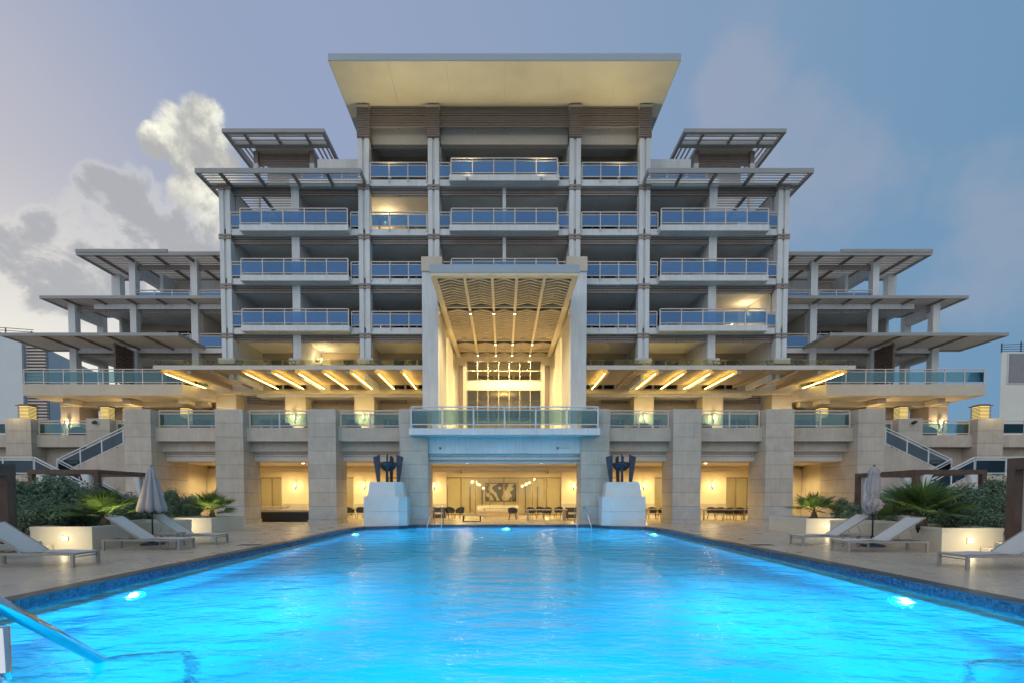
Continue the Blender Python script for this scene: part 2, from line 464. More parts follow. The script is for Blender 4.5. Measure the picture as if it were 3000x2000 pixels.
# ---- floors, recess walls, balcony railings
ZB = 38.7
rail_h = 1.06
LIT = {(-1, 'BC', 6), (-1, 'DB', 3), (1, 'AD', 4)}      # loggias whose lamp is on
for k in (3, 4, 5, 6, 7):
    z = LV[k]
    w = xA0 - .1 if k < 7 else xD0
    if k >= 5:
        box('floor_slab', M['white'], -w, w, ZT + .10, ZB + 4, z - .40, z, hotel)
        # painted ceiling of the loggias below this slab
        box('ceiling', M['ceil'], -w + .5, w - .5, ZT + .75, ZB, z - .50, z - .402, hotel)
    else:
        for s in S2:
            box('floor_slab', M['white'], *mx(s, 5.25, w), ZT + .10 if k == 4 else ZB + .2, ZB + 4, z - .40, z, hotel)
            if k == 4: box('ceiling', M['ceil'], *mx(s, 5.3, w - .5), ZT + .75, ZB, z - .50, z - .402, hotel)
for k in (3, 4, 5, 6, 7):
    z0 = LV[k]; z1 = (LV[k + 1] if k < 7 else soff + .2) - .5
    for s in S2:
        bays = [('BC', xC0, xB1)]
        if k < 7: bays += [('DB', xB0, xD1), ('AD', xD0, xA1)]
        # party walls running back from the columns
        for x in ([xC0 - .25, xB0 - .3] + ([xD1 + .02, xA1 + .02] if k < 7 else [])):
            box('party_wall', M['white'], *mx(s, x, x + .22), ZT + .82, ZB, z0, z1, hotel)
        for nm, a, b in bays:
            lit = (s, nm, k) in LIT  # lit ones also get paler walls and clearer panes, lamplight put into colour
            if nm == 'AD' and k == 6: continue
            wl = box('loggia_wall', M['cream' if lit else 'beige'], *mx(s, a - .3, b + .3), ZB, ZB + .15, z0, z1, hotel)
            w_ = abs(b - a); n = 3
            dz1 = z0 + 2.35
            if k <= 6:
                for i in range(n):
                    x0 = a + .6 + (w_ - 1.2) * i / n; x1 = a + .6 + (w_ - 1.2) * (i + 1) / n
                    X0, X1 = mx(s, x0, x1)
                    d = box('balcony_door', M['frame'], X0, X1, ZB - .06, ZB - .01, z0 + .02, dz1, hotel)
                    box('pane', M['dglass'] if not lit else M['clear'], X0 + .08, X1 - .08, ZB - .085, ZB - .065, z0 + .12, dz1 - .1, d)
            if lit:
                xm = s * (b - .35 if nm != 'BC' else b - .3)
                zz = z0 + 1.75
                l_ = MB().lathe([(.06, 0), (.09, .05), (.09, .3), (.05, .34)], (xm, ZB - 1.2, zz), 10).build('wall_lamp', M['shade'], hotel)
                point(hotel, (xm - s * .25, ZB - 1.2, zz + .25), 48, (1.0, .74, .36), .12)
    # the middle bay
    if k >= 5:
        for s in S2:
            box('party_wall', M['white'], *mx(s, xC1 - .02, xC1 + .2), ZT + .82, ZB, z0, z1, hotel)
        box('loggia_wall', M['beige'], -xC1, xC1, ZB, ZB + .15, z0, z1, hotel)
# louver bands hanging under each floor edge
for k in (4, 5, 6, 7):
    z1 = LV[k] - .42; z0 = z1 - .46
    for s in S2:
        bl = [(xC0, xB1)] + ([(xB0, xD1), (xD0, xA1)])
        for a, b in bl:
            louvers(hotel, *mx(s, a, b), ZT + .42, z0, z1, 3)
            box('lintel', M['beige'], *mx(s, a, b), ZT + .55, ZT + .75, z0 + .1, z1, hotel)
    if k >= 6:
        for s in S2:
            louvers(hotel, *mx(s, .12, xC1), ZT + .42, z0, z1, 3)
        box('lintel', M['beige'], -xC1, xC1, ZT + .58, ZT + .75, z0 + .1, z1, hotel)
# balcony railings
xb0, xb1 = XX(703, 640, ZT - .3), XX(1021, 640, ZT - .3)
xc = XX(1322, 500, ZT - .3)
for k in (4, 5, 6, 7):
    z = LV[k]
    for s in S2:
        if k < 7:
            sl = box('balcony_slab', M['white'], *mx(s, xb1, xb0), ZT - .42, ZT + .1, z - .36, z + .015, hotel)
            railing(sl, (s * xb0 - s * .05, ZT - .36, z), (s * xb1 + s * .05, ZT - .36, z), 5, rail_h)
            railing(sl, (s * xA1, ZT + .05, z), (s * (xb0 + .04), ZT + .05, z), 1, rail_h - .03)
            railing(sl, (s * (xb1 - .04), ZT + .05, z), (s * xB0, ZT + .05, z), 1, rail_h - .03)
        railing(hotel, (s * (xB1 - .08), ZT + .03, z), (s * (xC0 + .08), ZT + .03, z), 3, rail_h - .03)
    if k >= 5:
        sl = box('balcony_slab', M['white'], -xc - .12, xc + .12, ZT - .42, ZT + .1, z - .36, z + .015, hotel)
        railing(sl, (-xc, ZT - .36, z), (xc, ZT - .36, z), 5, rail_h)
        for s in S2:
            railing(sl, (s * xC1, ZT + .05, z), (s * (xc + .1), ZT + .05, z), 1, rail_h - .03)
# side wall of the tower with a slatted screen in its opening
for s in S2:
    for k in (3, 4, 5, 6):
        z0 = LV[k]; z1 = LV[k + 1] - .5
        X0, X1 = mx(s, xA0 - .35, xA0 - .1)
        box('side_wall', M['white'], X0, X1, ZT + .62, 36.4, z0, z1, hotel)
        box('side_wall', M['white'], X0, X1, 38.0, 43, z0, z1, hotel)
        sc = MB().box(X0 + .1, X0 + .16, 36.4, 36.48, z0, z1).box(X0 + .1, X0 + .16, 37.92, 38.0, z0, z1).build('side_screen', M['louver_d'], hotel)
        n = 9
        for i in range(n):
            zz = z0 + .9 + (z1 - z0 - 1.0) * i / n
            box('screen_slat', M['louver_d'], X0 + .03, X0 + .22, 36.4, 38.0, zz, zz + .11, sc)

# ---- penthouse floor and the great roof
zr = soff
xR = XX(1010, 301, 34.3); yRf = 31.1
tf = HH(157, yRf) - zr
m = MB(); m.box(-xR, xR, yRf, 46, zr + .02, zr + tf)
roof = m.build('main_roof', M['fascia_l'], hotel)
for i in range(6):
    q0 = -xR + .03 + (2 * xR - .06) * i / 6
    box('soffit_panel', M['soffit'], q0 + .004, q0 + (2 * xR - .06) / 6 - .004, yRf + .03, ZT + 1.2, zr - .02, zr + .018, roof)
box('ceiling', M['ceil'], -xR + .4, xR - .4, ZT + 1.2, 42, zr - .62, zr - .5, hotel)
box('roof_beam', M['beige'], -xB0, xB0, ZT + .75, ZT + 1.2, zr - 2.1, zr - .02, hotel)
for s in S2:
    box('penthouse_wall', M['beige'], *mx(s, xB0 - .5, xB0 - .25), ZT + .6, 44, LV[7], zr - .03, hotel)
box('penthouse_wall', M['ceil'], -xB0 + .3, xB0 - .3, 41.6, 41.8, LV[7], zr - .62, hotel)
zl0, zl1 = HH(365, ZT - .1), zr - .03
for (a, b, n) in ((-xB1, -xC0, 9), (-xC1, xC1, 9), (xC0, xB1, 9)):
    louvers(hotel, a, b, ZT + .25, zl0, zl1, n, .07, .58, 'louver', 3 if b - a > 6 else 1)
for s in S2:
    for a, b in ((xB0, xB1), (xC0, xC1)):
        c_ = s * (a + b) / 2; w = abs(a - b)
        cl = MB().box(c_ - w * .55, c_ + w * .55, ZT - .06, ZT + .9, colB_top - .04, colB_top + .02).box(c_ - w * .45, c_ + w * .45, ZT + .02, ZT + .8, colB_top, zr - .02).build('column_cladding', M['louver_d'], hotel)
        n = 17; p = (zr - .25 - colB_top) / n
        for i in range(n):
            z = colB_top + p * i
            box('cladding_slat', M['louver'], c_ - w * .56, c_ + w * .56, ZT - .09, ZT + .95, z + .03, z + p - .02, cl)
        box('cladding_cap', M['beige'], c_ - w * .60, c_ + w * .60, ZT - .12, ZT + .6, zr - .25, zr - .13, cl)
        ux = s * (2.4 if a < 6 else 7.4); yu = ZT - .2 if a < 6 else ZT + .2
        box('soffit_uplight', M['white'], ux - .07, ux + .07, ZT - .60, ZT - .43, LV[7] - .30, LV[7] - .20, hotel)
        spot(cl, (ux, ZT - .55, LV[7] - .15), (ux, 31.6, zr), 330, (1.0, .82, .46), 125, 1.0, .3)

# ---- terrace, pergola and roof pavilion beside the penthouse
def pergola(name, x0, x1, y0, y1, z, nsl, beams, fmat='fascia', thick=.30, sl_h=.19, tilt=R(-38), slatmat='slat', skip=None, beam_h=.22, beam_mat='beam', edge_x=True, sw=.045):
    m = MB()
    m.box(x0, x1, y0, y0 + .10, z, z + thick)
    m.box(x0, x1, y1 - .10, y1, z, z + thick)
    if edge_x:
        m.box(x0, x0 + .10, y0 + .10, y1 - .10, z, z + thick)
        m.box(x1 - .10, x1, y0 + .10, y1 - .10, z, z + thick)
    p = m.build(name, M[fmat], hotel)
    for bx in beams:
        box('pergola_beam', M[beam_mat], bx - .06, bx + .06, y0 + .1, y1 - .1, z - .02, z - .02 + beam_h, p)
    for i in range(nsl):
        y = y0 + .1 + (y1 - y0 - .2) * (i + .5) / nsl
        a, b = (x0 + .1, x1 - .1) if skip is None else skip(y, x0 + .1, x1 - .1)
        c_ = MB()
        o = box('pergola_slat', M[slatmat], a, b, y - sl_h / 2, y + sl_h / 2, z + .16 - sw / 2, z + .16 + sw / 2, p, rot=(tilt, 0, 0))
    return p
zpg = HH(507, 33.15)
pg0 = XX(570, 500, 33.15); pg1 = XX(1057, 500, 33.15)
for s in S2:
    X0, X1 = mx(s, pg1, pg0)
    beams = [s * XX(u, 505, 33.15) for u in (640, 745, 853, 954)]
    pergola('pergola', X0, X1, 33.15, 34.75, zpg, 5, beams, sl_h=.13, tilt=R(20))
    X0, X1 = mx(s, xD0 + .02, pg0)
    pergola('pergola', X0, X1, 34.77, 38.9, zpg, 13, [s * XX(700, 560, 36), s * (xD0 + 2.4)], sl_h=.13, tilt=R(15))
    # parapet and railing on the terrace above the inner bay
    z = LV[7]
    box('parapet', M['white'], *mx(s, xB0, xD0 - .9), 37.2, 37.4, z, HH(467, 37.2), hotel)
    railing(hotel, (s * (xD1), ZT + .9, z + .05), (s * xB0, ZT + .9, z + .05), 3, 1.06)
    box('terrace_floor', M['white'], *mx(s, xB0, xD0), ZT + .1, 44, z, z + .04, hotel)
    # pavilion
    zq = HH(388, 36.5)
    q0 = XX(649.5, 383, 36.5); q1 = XX(949.5, 383, 36.5)
    yb = 40.6; yf = 36.5
    m = MB(); X0, X1 = mx(s, q1, q0); th = HH(377, 36.5) - zq
    m.box(X0, X1, yf, yf + .25, zq, zq + th).box(X0, X0 + .22, yf + .25, yb, zq, zq + th).box(X1 - .22, X1, yf + .25, yb, zq, zq + th)
    m.box(X0 + .22, X1 - .22, yf + 1.25, yf + 1.65, zq, zq + th)
    m.box(X0 + 1.45, X1 - 1.45, yf + 1.65, yb, zq + .02, zq + th)
    pv = m.build('roof_pavilion', M['fascia'], hotel)
    box('pavilion_soffit', M['beige'], X0 + 1.47, X1 - 1.47, yf + 1.66, yb, zq - .01, zq + .018, pv)
    for i in range(2):
        y = yf + .45 + i * .38
        box('pergola_slat', M['slat'], X0 + .22, X1 - .22, y, y + .12, zq + .05, zq + .13, pv)
    for u in (.2, .5, .8):
        xx = X0 + (X1 - X0) * u
        box('pergola_beam', M['beam'], xx - .06, xx + .06, yf + .25, yf + 1.25, zq - .02, zq + .22, pv)
    for e in (0, 1):
        for i in range(3):
            xx = (X0 + .42 + i * .32) if e == 0 else (X1 - .42 - i * .32)
            box('pergola_slat', M['slat'], xx - .06, xx + .06, yf + 1.65, yb, zq + .05, zq + .13, pv)
    px0, px1 = XX(751, 470, 38.5), XX(915, 470, 38.5)
    a, b = mx(s, px1, px0)
    for xx in (a, b):
        box('pavilion_column', M['louver'], xx - .15, xx + .15, 38.4, 38.75, zq - .9, zq, pv)
        box('pavilion_column', M['white'], xx - .17, xx + .17, 38.38, 38.77, LV[7], zq - .9, pv)
    louvers(pv, a + .16, b - .16, 38.6, zq - 1.0, zq - .12, 8, .05, .6)
    box('pavilion_wall', M['ceil'], a + .3, b - .3, 39.6, 42, LV[7], zq - .01, pv)

# ---- wings
zL5, zL4, zL3 = LV[5], LV[4], LV[3]
W1z, W2z, W3z = HH(748, 37.9), HH(875, 37.9), HH(984, 35.8)
wc = [(XX(200, 940, ZW), XX(220, 940, ZW)), (XX(381, 940, ZW), XX(399, 940, ZW)), (XX(560, 940, ZW), XX(580, 940, ZW))]
for s in S2:
    xt = xA0 + .02
    def bxs(nm, mm, a, b, y0, y1, z0, z1, par=hotel): return box(nm, M[mm], *mx(s, a, b), y0, y1, z0, z1, par)
    # floors
    sl5 = bxs('floor_slab', 'white', xt, XX(329, 860, 41), ZW + .12, 45, zL5 - .35, zL5)
    sl4 = bxs('floor_slab', 'white', xt, wc[0][0], ZW + .12, 45, zL4 - .35, zL4)
    # ceilings of the lower rooms
    # columns
    for (a, b), levels in zip(wc, ((3, 4), (3, 4, 5), (3, 4, 5))):
        for k in levels:
            top = {3: W3z + .12, 4: W2z + .12, 5: W1z + .12}[k]
            bxs('column', 'white', b, a, ZW, ZW + .5, LV[k] if k != 3 else zL3, top)
    # back portal frames at the free ends
    bxs('column', 'white', XX(354, 830, 41.5), XX(329, 830, 41.5), 41.4, 41.95, zL5, HH(808, 41.5))
    bxs('column', 'louver', XX(352, 790, 41.5), XX(331, 790, 41.5), 41.45, 41.9, HH(808, 41.5), W1z + .1)
    bxs('column', 'white', wc[0][1] - .1, wc[0][0] - .1, 41.6, 42.05, zL4, W2z)
    bxs('tie_beam', 'white', wc[0][1] - .05, wc[0][0] - .05, ZW + .5, 41.6, W2z - .75, W2z - .02)
    bxs('column', 'white', wc[0][1] - .1, wc[0][0] - .1, 41.6, 42.05, zL3, W3z)
    bxs('tie_beam', 'white', wc[0][1] - .05, wc[0][0] - .05, ZW + .5, 41.6, W3z - .6, W3z - .02)
    bxs('tie_beam', 'white', wc[1][1], wc[1][0], ZW + .5, 42.5, W1z - .75, W1z - .02)
    # room walls behind
    bxs('wall', 'beige', xt, wc[1][0] - 1.2, 42.6, 42.8, zL5, W1z + .1)
    bxs('wall', 'white', wc[1][0] - 1.25, wc[1][0] - 1.0, 41.0, 42.6, zL5, W1z)
    bxs('wall', 'white', xt, XX(1757/3.136, 800, 42), 42.3, 42.55, zL5, W1z)
    bxs('wall', 'beige', xt, wc[1][0] + 2.3, 42.6, 42.8, zL4, zL5 - .36)
    bxs('wall', 'white', wc[1][0] + 2.1, wc[1][0] + 2.3, 41.0, 42.6, zL4, zL5 - .36)
    bxs('ceiling', 'ceil', xt, wc[1][0] - .1, ZW + .6, 42.6, zL5 - .47, zL5 - .352)
    bxs('party_wall', 'beige', wc[2][1] - .05, wc[2][1] + .2, ZW + .55, 42.6, zL4, zL5 - .47)
    bxs('wall', 'beige', xt, wc[1][0] + 2.4, 42.6, 42.8, zL3, zL4 - .36)
    bxs('ceiling', 'ceil', xt, wc[1][0] + 2.4, ZW + .6, 42.6, zL4 - .47, zL4 - .352)
    lx = (wc[2][0] + wc[1][1]) / 2
    for kk, zz in ((3, zL3), (4, zL4)):
        for i in range(4):
            a0 = wc[2][0] + .5 + i * .95
            d = bxs('balcony_door', 'frame', a0, a0 + .93, 42.54, 42.59, zz + .02, zz + 2.4)
            bxs('pane', 'dglass', a0 + .08, a0 + .85, 42.51, 42.535, zz + .1, zz + 2.3, d)
    # louver bands under the roofs
    for (a, b), zt in (((wc[0], wc[1]), W2z), ((wc[1], wc[2]), W2z), ((wc[1], wc[2]), W1z), ((wc[0], wc[1]), W3z), ((wc[1], wc[2]), W3z)):
        louvers(hotel, *mx(s, b[0], a[1]), ZW + .3, zt - .50, zt - .06, 3)
    for zt in (W1z, W2z, W3z):
        louvers(hotel, *mx(s, xt, wc[2][1]), ZW + .3, zt - .50, zt - .06, 3)
    # railings
    def rl(u0, u1, v, Z, zb, n, par=hotel): railing(par, (s * XX(u0, v, Z), Z, zb), (s * XX(u1, v, Z), Z, zb), n, 1.05)
    rl(401, 556, 860, ZW + .15, zL5, 3); railing(hotel, (s * (wc[2][1] - .05), ZW + .15, zL5), (s * xt, ZW + .15, zL5), 2, 1.05)
    rl(222, 380, 980, ZW + .15, zL4, 3); rl(401, 558, 980, ZW + .15, zL4, 3)
    railing(hotel, (s * (wc[2][1] - .05), ZW + .15, zL4), (s * xt, ZW + .15, zL4), 2, 1.05)
    bxs('slab_edge', 'white', xt, wc[2][1], ZW + .02, ZW + .12, zL4 - .38, zL4 - .02)
    # long balcony of the third floor with a chamfered inner corner
    yb = 36.5
    e0, e1 = XX(66, 1120, yb), XX(534, 1120, yb)
    poly = [(s * e0, yb), (s * e1, yb), (s * (e1 - 1.0), yb + 1.6), (s * (e1 - 1.0), 45), (s * e0, 45)]
    if s > 0: poly = poly[::-1]
    zs0 = HH(1157, yb)
    lb = MB().prism(poly, 'z', zs0, zL3).build('long_balcony', M['beige'], hotel)
    railing(lb, (s * (e0 - .08), yb + .06, zL3), (s * (e1 + .02), yb + .06, zL3), 8, 1.05, 'glass_t')
    railing(lb, (s * (e1 - .04), yb + .14, zL3), (s * (e1 - .96), yb + 1.6, zL3), 1, 1.05, 'glass_t', ends=(False, True))
    # drop beams below it
    for xx in (wc[0][0] - .8, wc[1][0] - .5, wc[2][0]):
        box('drop_beam', M['cream'], s * xx - .3, s * xx + .3, yb + 1.2, 45, zs0 - .35, zs0 - .005, lb)
    box('drop_beam', M['cream'], *mx(s, e1 - .5, e0 - .6), ZW - .2, ZW + .3, zs0 - .36, zs0 - .005, lb)
    # free-standing slatted screen standing in depth on that balcony
    xs = XX(337, 1040, 37.2)
    sc = MB().box(s * xs - .04, s * xs + .04, 37.2, 37.3, zL3, W3z - .02).box(s * xs - .04, s * xs + .04, 38.2, 38.26, zL3, W3z - .02).box(s * xs - .04, s * xs + .04, 39.15, 39.25, zL3, W3z - .02).build('slat_screen', M['louver_d'], hotel)
    n = 15
    for i in range(n):
        z = zL3 + .3 + (W3z - zL3 - .35) * i / n
        box('screen_slat', M['louver_d'], s * xs - .09, s * xs + .09, 37.15, 39.3, z, z + .12, sc)
    # three stepped pergola roofs
    X0, X1 = mx(s, xt + .05, XX(222, 740, 37.9))
    bm = [s * XX(u, 760, 37.9) for u in (275, 360, 447, 540, 620)]
    pergola('pergola', X0, X1, 37.9, 42.4, W1z, 15, bm, thick=.26, sl_h=.15, tilt=R(-8))
    hi = MB().box(*mx(s, XX(490, 735, 37.9), XX(222, 735, 37.9) + .02), 37.86, 38.0, W1z + .2, W1z + .42).build('raised_fascia', M['fascia'], hotel)
    X0, X1 = mx(s, xt + .05, XX(115, 870, 37.9))
    bm = [s * XX(u, 880, 37.9) for u in (180, 272, 365, 453, 545, 640)]
    pergola('pergola', X0, X1, 37.9, 42.0, W2z, 15, bm, thick=.22)
    X0, X1 = mx(s, XX(523, 980, 35.8), XX(-2, 980, 35.8))
    bm = [s * XX(u, 985, 35.8) for u in (115, 215, 310, 417)]
    pergola('pergola', X0, X1, 35.8, 39.6, W3z, 17, bm, thick=.22)
# ================================================================== atrium portal, lit canopies, terrace and podium
def ZAT(v, h):
    """depth at which height h shows at photo row v"""
    k = HH(v, 1.0) - CAMH
    return (h - CAMH) / k
ZF = 33.5
aw0, aw1 = XX(1237, 1000, ZF), XX(1283, 1000, ZF)
ztop = HH(796, ZF)
for s in S2:
    w = box('portal_wall', M['white'], *mx(s, aw1, aw0), ZF, 34.3, L2, ztop, hotel)
    box('portal_cap', M['beige'], *mx(s, aw1 - .30, aw0 + .02), ZF - .1, 35.0, ztop, HH(754, ZF), hotel)
    # inner lining: panels, lit slots and fins
    box('portal_panel', M['beige'], *mx(s, aw1 + .06, aw0 - .05), 34.55, 39.0, L2, HH(810, 30), hotel)
    box('portal_panel', M['cream'], *mx(s, aw1 + .06, aw0 - .05), 43.0, 46.0, L2, HH(810, 30), hotel)
    box('portal_backing', M['cream'], *mx(s, aw0 - .3, aw0 - .1), 34.3, 43.0, L2, HH(810, 30), hotel)
    for y in (34.42, 39.25, 40.05, 40.85, 41.65, 42.45):
        box('led_slot', M['slotled'], *mx(s, aw1 + .16, aw1 + .20), y - .05, y + .05, L2, 13.6, hotel)
    for y in (39.65, 40.45, 41.25, 42.05, 42.8):
        box('portal_fin', M['cream'], *mx(s, aw1 - .06, aw0 - .3), y - .12, y + .12, L2, 13.7, hotel)
# roof of the portal with chevron slats
zs = HH(808, 29.3); rw = XX(1261, 808, 29.3)
pr = box('portal_roof', M['fascia_l'], -rw - .06, rw + .06, 29.3, 46.2, zs + .162, HH(775, 29.3), hotel)
box('slat_gap_shade', M['dark'], -rw + .02, rw - .02, 29.4, 46.1, zs + .159, zs + .1595, pr)  # dark sheet added above the slats, shade of their gaps put into colour
bxs_ = [-rw + .35] + [(W(u, 817, ZAT(817, zs))[0]) for u in (1361, 1442)]
xb = [-rw + .16, bxs_[1], bxs_[2], -bxs_[2] , -bxs_[1], rw - .16]
rows = [(817, 901), (909, 997), (1005, 1029), (1034.5, 1049)]
yr = [(ZAT(a, zs), ZAT(b, zs)) for a, b in rows]
for i, x in enumerate(xb):
    hw = .17 if i in (0, 5) else .085
    box('roof_beam', M['wood_b'], x - hw, x + hw, 29.32, 46.1, zs, zs + .155, pr)
box('roof_beam', M['wood_b'], -rw + .33, rw - .33, 29.32, yr[0][0], zs + .003, zs + .157, pr)
for (a, b), (c_, d) in zip(yr[:-1], yr[1:]):
    box('roof_beam', M['wood_b'], -rw + .33, rw - .33, b + .02, b + .16, zs + .004, zs + .156, pr)
def chevron(w, apex, t):
    m = MB()
    for sg in (-1, 1):
        p = [(0, -apex), (sg * w / 2, 0), (sg * w / 2, t), (0, t - apex)]
        if sg < 0: p = p[::-1]
        m.prism(p, 'z', 0, .07)
    return m.mesh(M['wood_l'], 'chevron_slat')
cm = {}
for i in range(5):
    x0 = xb[i] + (.17 if i == 0 else .085); x1 = xb[i + 1] - (.17 if i == 4 else .085)
    w = round(x1 - x0 - .01, 3)
    if w not in cm: cm[w] = chevron(w, .42, .19)
    for (a, b) in yr:
        n = int((b - a - .35) / .38)
        for j in range(n):
            y = a + .42 + (b - a - .45) * j / max(n, 1)
            inst('chevron_slat', cm[w], pr, ((x0 + x1) / 2, y, zs + .015))
# ceiling lamps of the portal
for u, v in ((1372, 915), (1444, 915), (1516, 915), (1447, 1005), (1507, 1005), (1567, 1005), (1392, 1037), (1448, 1037), (1503, 1037), (1559, 1037)):
    Z = ZAT(v, zs); x = W(u, v, Z)[0]
    x = min(xb[1:5], key=lambda q: abs(q - x))
    lb_ = MB().lathe([(.05, -.12), (.09, -.12), (.09, 0)], (x, Z, zs), 12).build('ceiling_lamp', M['rail'], pr)
    MB().lathe([(.001, -.135), (.075, -.135), (.075, -.122)], (x, Z, zs), 12).build('lens', M['lamp'], lb_)
    spot(pr, (x, Z, zs - .16), (x * .8, Z + .8, L2), 560, (1.0, .90, .55), 150, .7, .08)
for s in S2:
    box('portal_lid', M['cream'], *mx(s, rw + .07, aw0), 34.3, 46.2, HH(810, 30) + .001, HH(810, 30) + .25, hotel)
# back of the atrium: white wall with two bands of windows
zb = 46.0; gx = XX(1368, 1090, zb)
m = MB()
zg = [HH(1250, zb), HH(1142, zb), HH(1113, zb), HH(1058, zb), 15.2]
for s in S2:
    m.box(*mx(s, gx, 5.0), zb, zb + .3, L2, 15.2)
m.box(-gx, gx, zb, zb + .3, zg[1], zg[2]).box(-gx, gx, zb, zb + .3, zg[3], 15.2)
m.build('atrium_wall', M['cream'], hotel)
for s in S2:
    box('atrium_pilaster', M['beam'], *mx(s, gx + .35, gx + .75), zb - .06, zb, L2, HH(1070, zb), hotel)
box('atrium_floor', M['beige'], -5.2, 5.2, 30.2, 60, L2 - .2, L2, hotel)
for (a, b, nr) in ((L2 + .05, zg[1], 2), (zg[2], zg[3], 2)):
    fr = MB()
    xs = [-gx + 2 * gx * t / 7 for t in range(8)]
    zz = [a, a + (b - a) * .5, b] if nr == 2 else [a, b]
    for x in xs: fr.box(x - .035, x + .035, zb - .02, zb + .06, a, b)
    for z in zz: fr.box(-gx, gx, zb - .025, zb + .065, z - .035, z + .035)
    f = fr.build('window', M['frame'], hotel)
    for i in range(7):
        for j in range(len(zz) - 1):
            box('pane', M['clear'], xs[i] + .035, xs[i + 1] - .035, zb + .015, zb + .03, zz[j] + .035, zz[j + 1] - .035, f)
# rooms seen through those windows
box('atrium_back_wall', M['cream'], -6, 6, 52, 52.2, L2, 15.2, hotel)
for z in (10.6, 13.9):
    for i, x in enumerate((-1.9, 0, 1.9)):
        louvers(hotel, x - .85, x + .85, 51.8, z - 1.1, z - .2, 4, .05, .5, 'louver', 0)
        MB().lathe([(.001, -.03), (.07, -.03), (.07, 0)], (x, 49, z + .9), 10).build('downlight', M['lamp'], hotel)
box('atrium_ceiling', M['cream'], -6, 6, 46.3, 52, 14.9, 15.1, hotel)
box('atrium_gallery', M['cream'], -6, 6, 46.3, 52, 11.3, 11.7, hotel)
for z in (10.6, 14.2):
    point(hotel, (0, 49, z), 60, WARM, .3)

M['cbeam'] = mat('canopy_beam_timber', (0.44, 0.33, 0.21), .5, .08, 2.0)
# ---- lit canopies either side of the portal
zc = HH(1081, ZF); ctop = HH(1069, ZF)
cx1 = XX(448, 1075, ZF)
LB = [465, 550, 618, 703, 786, 859, 937, 1017, 1094, 1169]
for s in S2:
    X0, X1 = mx(s, aw0 + .02, cx1)
    c_ = MB().box(X0, X1, ZF, ZF + .12, zc, ctop).build('canopy', M['slat'], hotel)
    lit = {465, 703, 786, 859, 937, 1017, 1094, 1169} if s < 0 else {1169, 1017, 937, 859, 786, 465}
    for u in LB:
        bx = s * XX(u, 1085, ZF)
        thick = u in (550, 786, 1017)
        hw, dz = (.13, .30) if thick else (.07, .20)
        b = box('canopy_beam', M['cbeam'], bx - hw, bx + hw, ZF + .12, 38.7, zc - dz + .06, zc + .14, c_)
        if u in lit:
            o = s * -1 * (hw + .20)
            box('led_strip', M['led'], bx + o - .016, bx + o + .016, ZF + .25, 38.5, zc - .23, zc - .205, b)
        # spider brackets carrying the glass
        MB().bar((bx, ZF + .1, ctop), (bx - .22, ZF - .05, ctop + .27), .03, .03).bar((bx, ZF + .1, ctop), (bx + .22, ZF - .05, ctop + .27), .03, .03).bar((bx - .22, ZF - .05, ctop + .27), (bx + .22, ZF - .05, ctop + .27), .03, .03).build('glass_bracket', M['dark'], c_)
    n = 16
    for i in range(n):
        y = ZF + .3 + (38.6 - ZF - .35) * i / n
        box('canopy_slat', M['wood_l'], X0, X1, y - .075, y + .075, zc + .085, zc + .125, c_, rot=(R(-35), 0, 0))
    box('canopy_glass', M['cglass'], X0, X1 + 0, ZF - .25, ZT + .2, ctop + .27, ctop + .285, c_)
    # long beam at the back, carried by the terrace columns
    tb = box('terrace_beam', M['cream'], X0, X1 - s * 0, 38.7, 39.6, HH(1152, 38.7), HH(1126, 38.7), hotel)
# terrace floor and back wall
box('terrace_slab', M['stone'], -21.6, 21.6, 30.15, 46, L2 - .5, L2 - .001, hotel)
for s in S2:
    box('terrace_slab', M['stone'], *mx(s, 21.6, 40), ZO + .5, 46, L2 - .5, L2 - .002, hotel)
    for u0, u1 in ((633, 692), (835, 895), (1038, 1096)):
        a, b = XX(u0, 1175, 39), XX(u1, 1175, 39)
        box('terrace_column', M['cream'], *mx(s, b, a), 39, 40.25, L2, HH(1152, 38.7), hotel)
    # wing columns at this level, standing under the long balcony
    for u0, u1 in ((177, 232), (359, 415)):
        a, b = XX(u0, 1190, 39), XX(u1, 1190, 39)
        box('terrace_column', M['stone'], *mx(s, b, a), 39, 40.8, L2, HH(1157, 36.5) - .36, hotel)
    wz = HH(1152, 38.7)
    wl = box('terrace_wall', M['cream'], *mx(s, 5.3, 31.5), 41.0, 41.3, L2, 9.4, hotel)
    spans = [(XX(1190, 1190, 40), XX(1100, 1190, 39)), (XX(1038, 1190, 39), XX(898, 1190, 39)), (XX(835, 1190, 39), XX(695, 1190, 39)), (XX(633, 1190, 39), XX(440, 1190, 39)), (XX(355, 1190, 39), XX(240, 1190, 39))]
    for j, (a, b) in enumerate(spans):
        if j < 4: louvers(hotel, *mx(s, a, b), 40.5, HH(1180, 40.3), HH(1155, 40.3), 4)
        n = 4; lo, hi = min(a, b) + .3, max(a, b) - .1
        for i in range(n):
            x0 = lo + (hi - lo) * i / n; x1 = lo + (hi - lo) * (i + 1) / n
            q0, q1 = mx(s, x0, x1)
            d = box('terrace_door', M['frame'], q0, q1, 40.92, 40.98, L2, L2 + 2.35, hotel)
            box('pane', M['dglass'], q0 + .09, q1 - .09, 40.89, 40.915, L2 + .12, L2 + 2.25, d)

